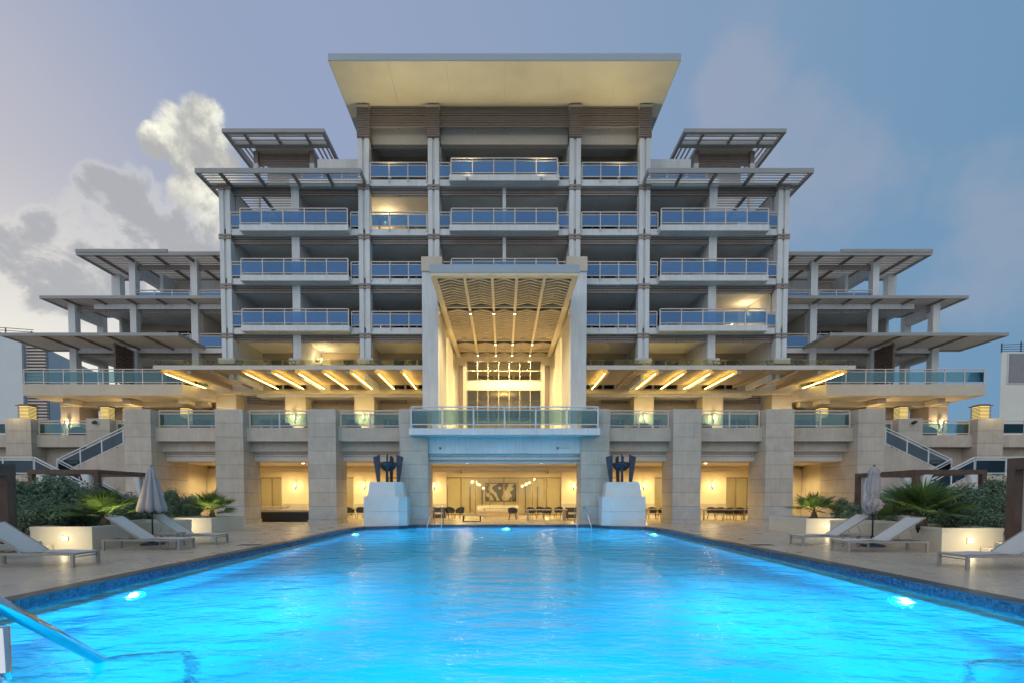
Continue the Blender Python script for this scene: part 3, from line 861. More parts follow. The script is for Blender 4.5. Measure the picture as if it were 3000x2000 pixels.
# ---- stone pillars of the podium
ptop = HH(1197, ZP)
PX = [(XX(a, 1350, ZP), XX(b, 1350, ZP)) for a, b in ((366, 444), (631.5, 713.5), (902.6, 984.5), (1171, 1253))]
def stone_pillar(x0, x1, y0, y1, z1, z0=0.0):
    o = MB().box(x0 + .02, x1 - .02, y0 + .02, y1 - .02, z0, z1 - .02).build('pillar', M['mortar'], hotel)
    zs_ = [z0, z0 + .26, z0 + 1.03]
    n = max(1, round((z1 - zs_[-1]) / .755)); st = (z1 - zs_[-1]) / n
    zs_ += [zs_[-1] + st * (i + 1) for i in range(n)]
    for i in range(len(zs_) - 1):
        g = .05 if i == 0 else 0
        e = random.uniform(-.003, .003)
        box('stone_block', M['marble' if i < 2 else 'stone'], x0 - g + e, x1 + g + e, y0 - g, y1 + g * 0, zs_[i] + (.017 if i else 0), zs_[i + 1], o)
    return o
for s in S2:
    for i, (a, b) in enumerate(PX):
        stone_pillar(*mx(s, b, a), ZP, 31.3 if i else 32.7, ptop)
    # bays between the pillars
    for i in range(3):
        X0, X1 = mx(s, PX[i + 1][0], PX[i][1])
        box('parapet', M['stone'], X0, X1, ZP + .42, ZP + .75, HH(1291, ZP + .42), HH(1251, ZP + .42), hotel)
        box('lintel', M['stone'], X0, X1, ZP + .95, ZP + 1.3, HH(1321, ZP + .95), HH(1291, ZP + .42) + .1, hotel)
        louvers(hotel, X0, X1, ZP + 1.35, HH(1351, ZP + 1.35), HH(1322, ZP + 1.35), 4, .06, .80, 'slat', 1)
        box('lintel', M['beige'], X0, X1, ZP + 1.45, ZP + 1.9, HH(1352, ZP + 1.45), HH(1310, ZP + 1.45), hotel)
        zr_ = HH(1251, ZP + .42) + .0
        ra, rb = (X0 + .12, X1 - .12)
        railing(hotel, (ra, ZP + .58, zr_), (rb, ZP + .58, zr_), 2, .98, 'glass_t', 'rail', shoe=0.0, gap=.12)
# projecting balcony in the middle, beam and louvers under it
cbx = XX(1198, 1262, 28.5); cz1 = HH(1253, 28.5); cz0 = HH(1272, 28.5)
cb = box('centre_balcony', M['white'], -cbx, cbx, 28.5, 30.3, cz0, cz1, hotel)
railing(cb, (-cbx + .12, 28.58, cz1), (cbx - .12, 28.58, cz1), 6, HH(1190, 28.5) - cz1, 'glass_t', 'rail_w', shoe=.22, gap=.22, tw=.13)
for s in S2:
    railing(cb, (s * (cbx - .12), 28.62, cz1), (s * (cbx - .12), 29.28, cz1), 1, HH(1190, 28.5) - cz1 - .002, 'glass_t', 'rail_w', gap=.22, ends=(False, False))
cw = PX[3][1]
box('centre_beam', M['white'], -cw, cw, ZP + .35, ZP + .9, HH(1327, ZP + .35), cz0 + .05, hotel)
louvers(hotel, -cw, cw, ZP + .75, HH(1346, ZP + .75), HH(1327, ZP + .75), 2, .06, .86, 'slat', 3)
box('lintel', M['white'], -cw, cw, ZP + 1.0, ZP + 1.4, HH(1355, ZP + 1.0), HH(1300, ZP + 1.0), hotel)

# ---- outer podium, set back
for s in S2:
    op = [(XX(a, 1300, ZO), XX(b, 1300, ZO)) for a, b in ((-225, -150), (16.6, 92), (253, 323))]
    for a, b in op:
        stone_pillar(*mx(s, b, a), ZO, ZO + 1.5, ptop)
    for i, (a, b) in enumerate(((op[0][1], op[1][0]), (op[1][1], op[2][0]), (op[2][1], PX[0][1]))):
        X0, X1 = mx(s, b, a)
        box('parapet', M['stone'], X0, X1, ZO + .35, ZO + .7, HH(1308, ZO + .35), HH(1273, ZO + .35), hotel)
        railing(hotel, (X0 + .1, ZO + .5, HH(1273, ZO + .35)), (X1 - .1, ZO + .5, HH(1273, ZO + .35)), 2, .92, 'glass_t', 'rail', shoe=0, gap=.12)
    box('wall', M['stone'], *mx(s, 21.2, 40), ZO + 1.1, ZO + 1.4, 0, HH(1308, ZO + .5), hotel)
    box('wall', M['stone'], *mx(s, PX[0][0] - .4, PX[0][0] - .02), ZP + 3.3, ZO + 1.1, 0, L2 + .2, hotel)

M['ttopw'] = mat('walnut_panel', (0.24, 0.14, 0.075), .5, .2, 2.0, streak=.2)
# ================================================================== ground floor lounge behind the pillars
CZ = 3.75
box('lounge_ceiling', M['cream'], -21.4, 21.4, 30.6, 52, CZ, CZ + .2, hotel)
for y in (36.2, 40.0):
    box('ceiling_beam', M['cream'], -21.4, 21.4, y, y + .35, CZ - .22, CZ - .002, hotel)
for s in S2:
    box('lounge_wall', M['beige'], *mx(s, 20.9, 21.25), 32.7, 51.3, 0, CZ - .005, hotel)
    box('lounge_wall', M['cream'], *mx(s, 19.9, 20.88), 36.0, 36.4, 0, CZ - .23, hotel)
    for a, b in ((15.9, 18.9), (9.9, 12.8), (4.9, 6.4)):
        box('lounge_pier', M['cream'], *mx(s, a, b), 43.6, 44.4, 0, CZ - .005, hotel)
        box('pier_dado', M['marble'], *mx(s, a - .02, b + .02), 43.57, 44.43, 0, 1.0, hotel)
def glazing(x0, x1, n, y=44.0, top=3.25):
    fr = MB(); xs = [x0 + (x1 - x0) * i / n for i in range(n + 1)]
    for x in xs: fr.box(x - .05, x + .05, y - .05, y + .05, 0, top)
    fr.box(x0, x1, y - .06, y + .06, top - .09, top); fr.box(x0, x1, y - .06, y + .06, 0, .08)
    f = fr.build('glazed_door', M['frame_d'], hotel)
    for i in range(n):
        box('pane', M['clear'], xs[i] + .05, xs[i + 1] - .05, y - .01, y + .01, .08, top - .09, f)
    box('lounge_pier', M['cream'], x0, x1, y - .2, y + .2, top, CZ - .005, hotel)
glazing(-4.9, 4.9, 8)
for s in S2:
    glazing(*mx(s, 12.8, 15.9), 3); glazing(*mx(s, 6.4, 9.9), 3); glazing(*mx(s, 18.9, 20.9), 2)
box('inner_wall', M['cream'], -21, 21, 51.0, 51.3, 0, CZ - .005, hotel)
for s in S2:
    for x in (5.6, 7.2, 10.6, 12.2, 16.5, 18.1):
        box('inner_panel', M['ttopw'], *mx(s, x, x + 1.3), 50.88, 50.985, .1, 3.0, hotel)
    for x in (2.1, 3.3, 4.2, 8.7, 14.0):
        box('inner_doorframe', M['beam'], *mx(s, x, x + .12), 50.9, 50.99, 0, 2.6, hotel)
# ceiling downlights of the lounge
for x in (-18.4, -13.0, -7.7, -2.4, 2.4, 7.7, 13.0, 18.4):
    for y in (33.2, 37.6, 42.0):
        o = MB().lathe([(.001, -.02), (.07, -.02), (.09, -.015), (.09, 0)], (x, y, CZ), 10).build('downlight', M['lamp'], hotel)
    spot(hotel, (x, 34.4, CZ - .06), (x, 34.4, 0), 400, (1.0, .76, .33), 160, .5, .1)
    spot(hotel, (x, 40.2, CZ - .30), (x, 41.2, 0), 520, (1.0, .76, .33), 165, .5, .1)
for x in (-17, -11, -4, 4, 11, 17):
    point(hotel, (x, 47.6, 2.9), 170, (1.0, .76, .32), .25)
# ================================================================== ground, deck and pool
def mosaic_mat(name, c1, c2, size, islands=False, rough=.25):
    m = bpy.data.materials.new(name); m.use_nodes = True
    t = m.node_tree; n = t.nodes; l = t.links; b = n['Principled BSDF']
    oi = n.new('ShaderNodeNewGeometry')
    wn_ = n.new('ShaderNodeTexWhiteNoise'); wn_.noise_dimensions = '3D'
    v = n.new('ShaderNodeVectorMath'); v.operation = 'SCALE'; v.inputs[3].default_value = 1 / size
    l.new(oi.outputs['Position'], v.inputs[0])
    f = n.new('ShaderNodeVectorMath'); f.operation = 'FLOOR'; l.new(v.outputs[0], f.inputs[0])
    ob = n.new('ShaderNodeObjectInfo'); cb_ = n.new('ShaderNodeCombineXYZ'); l.new(oi.outputs['Random Per Island'], cb_.inputs[0]); l.new(ob.outputs['Random'], cb_.inputs[1]); l.new((cb_ if islands else f).outputs[0], wn_.inputs[0])
    mx_ = n.new('ShaderNodeMix'); mx_.data_type = 'RGBA'; l.new(wn_.outputs['Value'], mx_.inputs[0])
    mx_.inputs[6].default_value = c1 + (1,); mx_.inputs[7].default_value = c2 + (1,)
    l.new(mx_.outputs[2], b.inputs['Base Color']); b.inputs['Roughness'].default_value = rough
    return m
def deck_mat():
    m = bpy.data.materials.new('travertine_deck'); m.use_nodes = True
    t = m.node_tree; n = t.nodes; l = t.links; b = n['Principled BSDF']
    g = n.new('ShaderNodeNewGeometry').outputs['Position']
    def nz(sc, det, st=None):
        x = n.new('ShaderNodeTexNoise'); x.inputs['Scale'].default_value = sc; x.inputs['Detail'].default_value = det; x.inputs['Roughness'].default_value = .65
        mp = n.new('ShaderNodeMapping'); l.new(g, mp.inputs[0])
        if st: mp.inputs['Scale'].default_value = st
        l.new(mp.outputs[0], x.inputs['Vector']); return x.outputs['Fac']
    br = n.new('ShaderNodeTexBrick'); l.new(g, br.inputs['Vector'])
    br.inputs['Scale'].default_value = 1.0; br.inputs['Brick Width'].default_value = 1.2; br.inputs['Row Height'].default_value = .6
    br.inputs['Mortar Size'].default_value = .006; br.inputs['Mortar Smooth'].default_value = .3; br.inputs['Bias'].default_value = 0
    br.inputs['Color1'].default_value = (.52, .435, .345, 1); br.inputs['Color2'].default_value = (.46, .385, .305, 1); br.inputs['Mortar'].default_value = (.38, .32, .255, 1)
    fac = n.new('ShaderNodeMath'); fac.operation = 'MULTIPLY_ADD'
    l.new(nz(2.2, 7, (1, 3.0, 1)), fac.inputs[0]); fac.inputs[1].default_value = .40; fac.inputs[2].default_value = .82
    v = n.new('ShaderNodeVectorMath'); v.operation = 'SCALE'; l.new(br.outputs['Color'], v.inputs[0]); l.new(fac.outputs[0], v.inputs[3])
    l.new(v.outputs[0], b.inputs['Base Color'])
    rr = n.new('ShaderNodeMapRange'); l.new(nz(1.4, 5), rr.inputs[0]); rr.inputs[1].default_value = .3; rr.inputs[2].default_value = .7; rr.inputs[3].default_value = .24; rr.inputs[4].default_value = .36
    l.new(rr.outputs[0], b.inputs['Roughness'])
    bp = n.new('ShaderNodeBump'); bp.inputs['Strength'].default_value = .025; bp.inputs['Distance'].default_value = .01
    l.new(nz(9, 5), bp.inputs['Height']); l.new(bp.outputs[0], b.inputs['Normal'])
    return m
def water_mat():
    m = bpy.data.materials.new('pool_water'); m.use_nodes = True
    t = m.node_tree; n = t.nodes; l = t.links; b = n['Principled BSDF']
    b.inputs['Base Color'].default_value = (.12, .90, 1.0, 1); b.inputs['Roughness'].default_value = 0.0
    b.inputs['IOR'].default_value = 1.17; b.inputs['Transmission Weight'].default_value = 1.0
    g = n.new('ShaderNodeNewGeometry').outputs['Position']
    def nz(sc, det, st, rot=0):
        mp = n.new('ShaderNodeMapping'); l.new(g, mp.inputs[0]); mp.inputs['Scale'].default_value = st; mp.inputs['Rotation'].default_value = (0, 0, rot)
        x = n.new('ShaderNodeTexNoise'); x.inputs['Scale'].default_value = sc; x.inputs['Detail'].default_value = det; x.inputs['Roughness'].default_value = .5
        l.new(mp.outputs[0], x.inputs['Vector']); return x.outputs['Fac']
    b1 = n.new('ShaderNodeBump'); b1.inputs['Strength'].default_value = .9; b1.inputs['Distance'].default_value = .16; l.new(nz(1.1, 3, (1, 1.6, 1), .3), b1.inputs['Height'])
    b2 = n.new('ShaderNodeBump'); b2.inputs['Strength'].default_value = .8; b2.inputs['Distance'].default_value = .03; l.new(nz(5.5, 4, (1, 1.8, 1), -.35), b2.inputs['Height'])
    l.new(b1.outputs[0], b2.inputs['Normal']); l.new(b2.outputs[0], b.inputs['Normal'])
    return m
M['deck'] = deck_mat()
M['earth'] = mat('dry_ground', (.20, .18, .14), .9, .25, .5, .3, 10)
M['tile'] = mosaic_mat('blue_glass_mosaic', (.012, .035, .09), (.07, .15, .27), .05, True)
M['tile_d'] = mosaic_mat('dark_coping_mosaic', (.022, .03, .045), (.06, .075, .095), .05, rough=.35)
M['grout'] = mat('pale_grout', (.52, .56, .60), .7)
M['plaster'] = mat('pool_plaster', (.05, .58, .80), .7, .10, .9, .1, 20)
M['ledge'] = mat('pool_ledge_plaster', (.50, .50, .48), .7, .08, 1.5)
M['water'] = water_mat()
M['steel'] = mat('stainless_steel', (.62, .64, .66), .16, .05, 3, metal=1.0)
M['plinth'] = mat('white_stone_plinth', (.62, .61, .59), .6, .07, 1.2, .25, 40, fine=.07)
M['bronze'] = mat('weathered_bronze', (.035, .05, .075), .45, .5, 6, .4, 14, metal=.5)
M['coal'] = mat('charcoal', (.01, .01, .01), .9)

IN = [(-7.6, 2.0), (-7.6, 25.9), (-7.35, 26.9), (-5.7, 27.6), (-4.95, 28.85), (4.95, 28.85), (5.7, 27.6), (7.35, 26.9), (7.6, 25.9), (7.6, 2.0)]
def offs(poly, d):
    n = len(poly); out = []
    for i in range(n):
        p0 = Vector(poly[i - 1]); p1 = Vector(poly[i]); p2 = Vector(poly[(i + 1) % n])
        a = (p1 - p0).normalized(); b = (p2 - p1).normalized()
        na = Vector((-a.y, a.x)); nb = Vector((-b.y, b.x))
        k = (na + nb); k = k / max(k.dot(na), .2)
        out.append(tuple(p1 + k * d))
    return out
OUT = offs(IN, .36)                      # outer edge of the coping
half = [p for p in OUT if p[0] < 0]       # left half, from the near end to the far end
half = sorted(half, key=lambda p: p[1])
mid = 29.21
fl = [(-60, -20, 0), (half[0][0], -20, 0)] + [(x, y, 0) for x, y in half] + [(half[-1][0], 54, 0), (-60, 54, 0)]
fr_ = [(-x, y, z) for x, y, z in fl][::-1]
m = MB()
m.add(fl, [tuple(range(len(fl)))]); m.add(fr_, [tuple(range(len(fr_)))])
hx = half[-1][0]
m.add([(hx, OUT[4][1], 0), (-hx, OUT[4][1], 0), (-hx, 54, 0), (hx, 54, 0)], [(0, 1, 2, 3)])
m.add([(half[0][0], -20, 0), (-half[0][0], -20, 0), (-half[0][0], half[0][1], 0), (half[0][0], half[0][1], 0)], [(0, 1, 2, 3)])
tag(m.build('pool_deck', M['deck']), kind='structure')
m = MB()
for a in ((-1500, -60, -1500, 1500), (60, 1500, -1500, 1500), (-60, 60, 54, 1500), (-60, 60, -1500, -20)):
    m.add([(a[0], a[2], -.02), (a[1], a[2], -.02), (a[1], a[3], -.02), (a[0], a[3], -.02)], [(0, 1, 2, 3)])
tag(m.build('ground', M['earth']), kind='structure')
# coping: a strip standing 12 mm proud of the deck, its inner face above the water
m = MB(); n = len(IN); CT = .012
v = [(x, y, CT) for x, y in OUT] + [(x, y, CT) for x, y in IN] + [(x, y, -.05) for x, y in OUT] + [(x, y, -.30) for x, y in IN]
f = []
for i in range(n):
    j = (i + 1) % n
    f += [(i, j, n + j, n + i), (2 * n + i, 2 * n + j, j, i), (n + i, n + j, 3 * n + j, 3 * n + i)]
m.add(v, f)
coping = tag(m.build('pool_coping', M['tile_d']), kind='structure')
# basin: waterline band, a narrow ledge, then the deep walls and floor
WL = -.13
LED = offs(IN, -.34); ZL, ZFL = -.50, -1.45
m = MB()
v = [(x, y, -.29) for x, y in IN] + [(x, y, ZL) for x, y in IN] + [(x, y, ZL) for x, y in LED] + [(x, y, ZFL) for x, y in LED]
f = []
for i in range(n):
    j = (i + 1) % n
    f += [(i, j, n + j, n + i)]
m.add(v[:2 * n], f)
basin = tag(m.build('pool_basin', M['grout']), kind='structure')
m = MB(); m.add([(x, y, ZL) for x, y in IN] + [(x, y, ZL) for x, y in LED], [(i, (i + 1) % n, n + (i + 1) % n, n + i) for i in range(n)])
m.build('pool_ledge', M['ledge'], basin)
m = MB(); m.add([(x, y, ZL) for x, y in LED] + [(x, y, ZFL) for x, y in LED], [(i, (i + 1) % n, n + (i + 1) % n, n + i) for i in range(n)] + [tuple(range(n, 2 * n))])
m.build('pool_floor', M['plaster'], basin)
# mosaic tiles of the waterline: the nearest singly, the rest joined
TS, TG = .05, .009
def tile_mesh():
    m = MB(); a = (TS - TG) / 2; d = .006; b = a - .003
    v = [(0, -a, -a), (0, a, -a), (0, a, a), (0, -a, a), (d, -b, -b), (d, b, -b), (d, b, b), (d, -b, b)]
    m.add(v, [(4, 5, 6, 7), (0, 1, 5, 4), (1, 2, 6, 5), (2, 3, 7, 6), (3, 0, 4, 7)])
    return m
tmesh = tile_mesh().mesh(M['tile'], 'mosaic_tile')
rest = MB(); tv = tile_mesh().v; tf_ = tile_mesh().f
singles = 0
for s in S2:
    for j in range(int((25.5 - 5.0) / TS)):
        y = 5.0 + TS * (j + .5)
        for r in range(9):
            z = -.012 - TS * (r + .5)
            x = s * 7.6
            if r < 3 and 7.55 < y < 9.95:
                inst('mosaic_tile', tmesh, basin, (x, y, z), (0, 0, 0 if s < 0 else math.pi)); singles += 1
            else:
                rest.add([((x + (a if s < 0 else -a)), y + b, z + c_) for a, b, c_ in tv], tf_)
for i in range(1, 8):                     # the far walls
    p = Vector(IN[i]); q = Vector(IN[i + 1]); d = (q - p); ln = d.length; d = d / ln; nm = Vector((d.y, -d.x))
    for j in range(int(ln / TS)):
        c_ = p + d * (TS * (j + .5))
        for r in range(6):
            z = -.012 - TS * (r + .5)
            rest.add([(c_.x + nm.x * a - d.x * b, c_.y + nm.y * a - d.y * b, z + e) for a, b, e in tv], tf_)
tag(rest.build('mosaic_tiles', M['tile'], basin), kind='stuff')
water = MB().add([(x, y, WL) for x, y in offs(IN, -.003)], [tuple(range(n - 1, -1, -1))])
tag(water.build('pool_water', M['water']), kind='structure')
# underwater lights
M['plens'] = emit('pool_light_lens', (.55, .95, 1.0), 30)
CY = (.0, .62, 1.0)
def pool_light(x, y, dx, dy, watts, label, z=-.78, ang=165, drop=-.22):
    e = empty('pool_light', (x, y, z))
    d = Vector((dx, dy, 0)).normalized(); rz = math.atan2(d.y, d.x)
    def disc(r, t0, t1, mm, nm, par):
        mb = MB(); k = 18
        v = [(t, r * math.cos(2 * math.pi * i / k), r * math.sin(2 * math.pi * i / k)) for t in (t0, t1) for i in range(k)]
        mb.add([(x + d.x * a - d.y * b, y + d.y * a + d.x * b, z + c_) for a, b, c_ in v], [(i, (i + 1) % k, k + (i + 1) % k, k + i) for i in range(k)] + [tuple(range(k, 2 * k))])
        return mb.build(nm, M[mm], par)
    disc(.16, -.02, .02, 'steel', 'bezel', e); disc(.125, 0, .028, 'plens', 'lens', e)
    spot(e, (x + d.x * .06, y + d.y * .06, z), (x + d.x * 3, y + d.y * 3, z + drop * 3), watts, CY, ang, .6, .12, 'underwater_light')
    return tag(e, label, 'pool light', 'underwater pool lights')
PW = 4300
pool_light(-7.26, 9.8, 1, 0, PW, 'underwater light glowing in the left pool wall, near the handrail')
pool_light(7.26, 9.3, -1, 0, PW, 'underwater light glowing white in the right pool wall')
pool_light(-7.26, 24.6, 1, -.1, PW * .34, 'underwater light at the far left corner of the pool, below the plinth')
pool_light(7.26, 24.6, -1, -.1, PW * .34, 'underwater light at the far right corner of the pool, below the plinth')
pool_light(0.1, 28.50, 0, -1, PW * .3, 'underwater light in the middle of the far pool wall')
pool_light(0.0, 2.35, 0, 1, PW * 1.2, 'underwater light in the near pool wall, glow at the bottom of the picture')

# ---- plinths with fire bowls
def plinth(s, label):
    x0, x1 = 5.35, 7.65; y0, y1 = 27.75, 29.2
    e = empty('plinth', (s * 6.5, 28.5, 0)); tag(e, label, 'plinth', 'plinths at the far corners of the pool')
    def octo(i, ch):
        a0, a1, b0, b1 = x0 + i, x1 - i, y0 + i * .7, y1 - i * .3
        p = [(a1, b0), (a0 + ch, b0), (a0, b0 + ch), (a0, b1), (a1, b1)]
        return [(s * a, b) for a, b in p]
    def frust(i0, i1, z0, z1, nm, ch0=.42, ch1=.36):
        lo, hi = octo(i0, ch0), octo(i1, ch1); k = len(lo); mb = MB()
        f = [(j, (j + 1) % k, k + (j + 1) % k, k + j) for j in range(k)] + [tuple(range(k, 2 * k)), tuple(range(k - 1, -1, -1))]
        if s > 0: f = [g[::-1] for g in f]
        mb.add([(a, b, z0) for a, b in lo] + [(a, b, z1) for a, b in hi], f)
        return mb.build(nm, M['plinth'], e)
    frust(0, 0, 0, .78, 'lower_block'); frust(0.006, 0.006, .788, 1.60, 'lower_block')
    frust(.17, .30, 1.6, 2.40, 'tapered_block')
    return e
plinth(-1, 'white stone plinth left of the lounge opening, carrying a fire bowl')
plinth(1, 'white stone plinth right of the lounge opening, carrying a fire bowl')
def fire_bowl(s, label):
    cx, cyy, z0 = s * 6.45, 28.45, 2.40
    e = empty('fire_bowl', (cx, cyy, z0)); tag(e, label, 'fire bowl', 'bronze fire bowls on plinths')
    H_ = 1.52
    prof = [(.28, 0), (.62, 0)]
    # blades standing around the bowl; wide ones at the sides, seen face on; the others nearly edge on
    def blade(ang, w0, w1, hgt, r):
        c_, sn = math.cos(ang), math.sin(ang)
        # outline in (radial, z): straight inner edge, outer edge flaring outward, slanted top
        p = [(r, 0), (r + w0, 0), (r + w1, hgt * .91), (r, hgt)]
        mb = MB(); t = .035
        v = [(cx + a * c_ - o * sn, cyy + a * sn + o * c_, z0 + b) for o in (-t, t) for a, b in p]
        mb.add(v, [(3, 2, 1, 0), (4, 5, 6, 7), (0, 1, 5, 4), (1, 2, 6, 5), (2, 3, 7, 6), (3, 0, 4, 7)])
        mb.build('blade', M['bronze'], e)
    for ang in (R(4), R(176)): blade(ang, .17, .38, H_, .46)
    blade(R(-82 if s < 0 else -98), .16, .34, H_ * 1.0, .40)
    blade(R(80 if s < 0 else 100), .16, .34, H_ * .98, .40)
    MB().lathe([(.0, .60), (.16, .61), (.30, .68), (.41, .80), (.46, .95), (.47, 1.06), (.44, 1.06), (.42, .98), (.0, .90)], (cx, cyy, z0), 24, cap=False).build('bowl', M['bronze'], e)
    for k, a in enumerate((R(30), R(150), R(270))):
        MB().tube([(cx + .13 * math.cos(a), cyy + .13 * math.sin(a), z0), (cx + .13 * math.cos(a), cyy + .13 * math.sin(a), z0 + .64)], .04, 8).build('leg', M['bronze'], e)
    mb = MB(); rnd = random.Random(3)
    for k in range(14):
        a = rnd.uniform(0, 6.28); r = rnd.uniform(0, .33); q = rnd.uniform(.05, .09)
        mb.lathe([(.01, -q), (q, -q * .3), (q * .8, q * .6), (.01, q)], (cx + r * math.cos(a), cyy + r * math.sin(a), z0 + 1.05), 6, False)
    tag(mb.build('coals', M['coal'], e), kind='stuff')
    MB().box(cx + .09, cx + .15, cyy - .02, cyy + .04, z0 + 1.0, z0 + 1.42).build('burner_pipe', M['bronze'], e)
fire_bowl(-1, 'dark bronze fire bowl between upright blades on the left plinth')
fire_bowl(1, 'dark bronze fire bowl between upright blades on the right plinth')

# ---- grab rails at the far edge, handrails at the near end
def grab_rail(x, lean, label):
    e = empty('grab_rail', (x, 28.6, 0)); tag(e, label, 'grab rail', 'grab rails at the far pool edge')
    z = HH(1482, 29)
    for k, dy in enumerate((0, .55)):
        y = 28.35
        xx = x + lean * dy * .9
        MB().tube([(xx, 29.35, .0), (xx, 29.32, z - .12), (xx - lean * .02, 29.22, z - .02), (xx - lean * .06, 29.05, z - .04), (xx - lean * .45 * (1 - k), 28.3, WL - .5)], .028, 8).build('tube', M['steel'], e)
grab_rail(W(1271, 1500, 29)[0], 1, 'steel grab rail at the far pool edge, left of the lounge tables')
grab_rail(W(1712, 1500, 29)[0], -1, 'steel grab rail at the far pool edge, right of the lounge tables')
def handrail(pts, extra, r, label):
    e = empty('handrail', (pts[0][0], pts[0][1], 0)); tag(e, label, 'handrail')
    MB().tube(pts, r, 14).build('tube', M['steel'], e)
    for q in extra: MB().tube(q, r * .9, 12).build('post', M['steel'], e)
def P3(u, v, Z): x, z = W(u, v, Z); return (x, Z, z)
a0, a1 = P3(-60, 1738, 3.55), P3(297, 1943, 5.35)
a1 = (a1[0], a1[1], WL)
dn = Vector(a1) - Vector(a0)
b1 = Vector(a1) + dn * .10
handrail([a0, tuple(Vector(a0) + dn * .5), a1, tuple(b1), (b1.x + .12, b1.y + .22, b1.z - .10), (b1.x + .52, b1.y + .42, b1.z - .12), (b1.x + .60, b1.y + .44, b1.z - .25), (b1.x + .61, b1.y + .44, -1.44)],
         [[P3(12, 1835, 5.0), (P3(12, 1835, 5.0)[0], 5.0, -1.4)]], .052, 'steel handrail slanting down into the water at the near left corner')
x0_ = 5.32
handrail([(x0_ + 1.1, 4.3, .75), (x0_ + .55, 5.0, .2), (x0_ + .25, 5.35, WL), (x0_ + .1, 5.45, WL - .12), (x0_ - .25, 5.5, WL - .14), (x0_ - .36, 5.5, WL - .25), (x0_ - .38, 5.5, -1.44)], [], .042, 'submerged steel handrail at the near right corner of the pool')
# drain covers in the deck
for s, lab in ((-1, 'black drain cover in the deck left of the pool'), (1, 'black drain cover in the deck right of the pool')):
    y = 16.9; x = s * (8.05 + .42)
    o = MB().box(x - .33, x + .33, y - .16, y + .16, .001, .012)
    e = o.build('drain_cover', M['dark']); tag(e, lab, 'drain', 'drain covers')
# ================================================================== things round the pool
M['pwall'] = mat('planter_render', (.60, .55, .46), .7, .06, 1.5, .2, 40, fine=.05)
M['soil'] = mat('planter_soil', (.035, .028, .02), .95, .3, 6)
M['sling'] = mat('lounger_sling', (.52, .51, .49), .8, .05, 8, .2, 200, coord='obj')
M['lframe'] = mat('lounger_frame_metal', (.30, .265, .24), .45, .06, 3, coord='obj')
M['timber'] = mat('dark_cabana_timber', (.095, .05, .035), .6, .3, 3, .3, 20, streak=.3)
M['curtain'] = mat('white_curtain', (.66, .65, .64), .85, .05, 3)
M['canvas'] = mat('mauve_umbrella_canvas', (.34, .285, .285), .85, .08, 4, .2, 90, coord='obj')
M['navy'] = mat('navy_pole_metal', (.022, .032, .06), .35, .1, 4)
M['black'] = mat('black_fitting', (.012, .012, .014), .4)
M['wicker'] = mat('dark_wicker', (.06, .045, .035), .7, .3, 30, coord='obj')
M['seat_d'] = mat('dark_seat_shell', (.028, .026, .032), .5, .2, 5, coord='obj')
M['cushion'] = mat('pale_cushion', (.60, .55, .46), .9, .06, 4, coord='obj')
M['ttop'] = mat('weathered_table_wood', (.42, .34, .26), .5, .12, 4, coord='obj')
M['neigh'] = mat('neighbour_render', (.60, .64, .66), .7, .06, .5, .1, 30)
M['neigh_w'] = mat('neighbour_cream', (.72, .69, .62), .7, .06, .5, .1, 30)
M['grey'] = mat('grey_panel', (.26, .25, .25), .6)

# ---- planters
def planter(s, x0, x1, y0, y1, h, lx, label, watts=16):
    e = empty('planter', (s * (x0 + x1) / 2, (y0 + y1) / 2, 0)); tag(e, label, 'planter', 'rendered planters along the deck')
    X0, X1 = mx(s, x0, x1); t = .18
    m = MB()
    for a in ((X0, X1, y0, y0 + t), (X0, X1, y1 - t, y1), (X0, X0 + t, y0 + t, y1 - t), (X1 - t, X1, y0 + t, y1 - t)):
        m.box(a[0], a[1], a[2], a[3], 0, h - .10)
    m.build('wall', M['pwall'], e)
    m = MB(); o = .012
    for a in ((X0 - o, X1 + o, y0 - o, y0 + t), (X0 - o, X1 + o, y1 - t, y1 + o), (X0 - o, X0 + t, y0 + t, y1 - t), (X1 - t, X1 + o, y0 + t, y1 - t)):
        m.box(a[0], a[1], a[2], a[3], h - .098, h)
    m.build('cap', M['pwall'], e)
    box('soil', M['soil'], X0 + t, X1 - t, y0 + t, y1 - t, h - .3, h - .12, e)
    f = box('step_light', M['rail'], s * lx - .09, s * lx + .09, y0 - .03, y0 - .001, .27, .42, e)
    box('lens', M['lamp'], s * lx - .065, s * lx + .065, y0 - .036, y0 - .031, .295, .395, f)
    spot(e, (s * lx, y0 - .95, .36), (s * lx, y0, .22), watts * 2.0, (1.0, .84, .50), 140, .8, .06)
    point(e, (s * lx, y0 - .12, .36), watts * .06, (1.0, .84, .50), .05)
    return e
planter(-1, 12.4, 14.25, 15.3, 20.2, .70, 13.2, 'rendered planter left of the pool behind the umbrella, palm and step light in it')
planter(-1, 12.75, 14.5, 22.2, 25.0, .68, 13.7, 'far left planter by the pillars, with a lit fan palm')
planter(1, 12.45, 14.2, 14.6, 19.6, .70, 13.25, 'rendered planter right of the pool behind the tall lounger back')
planter(1, 12.6, 14.4, 21.4, 24.4, .68, 13.45, 'far right planter by the pillars, with a small lit palm')
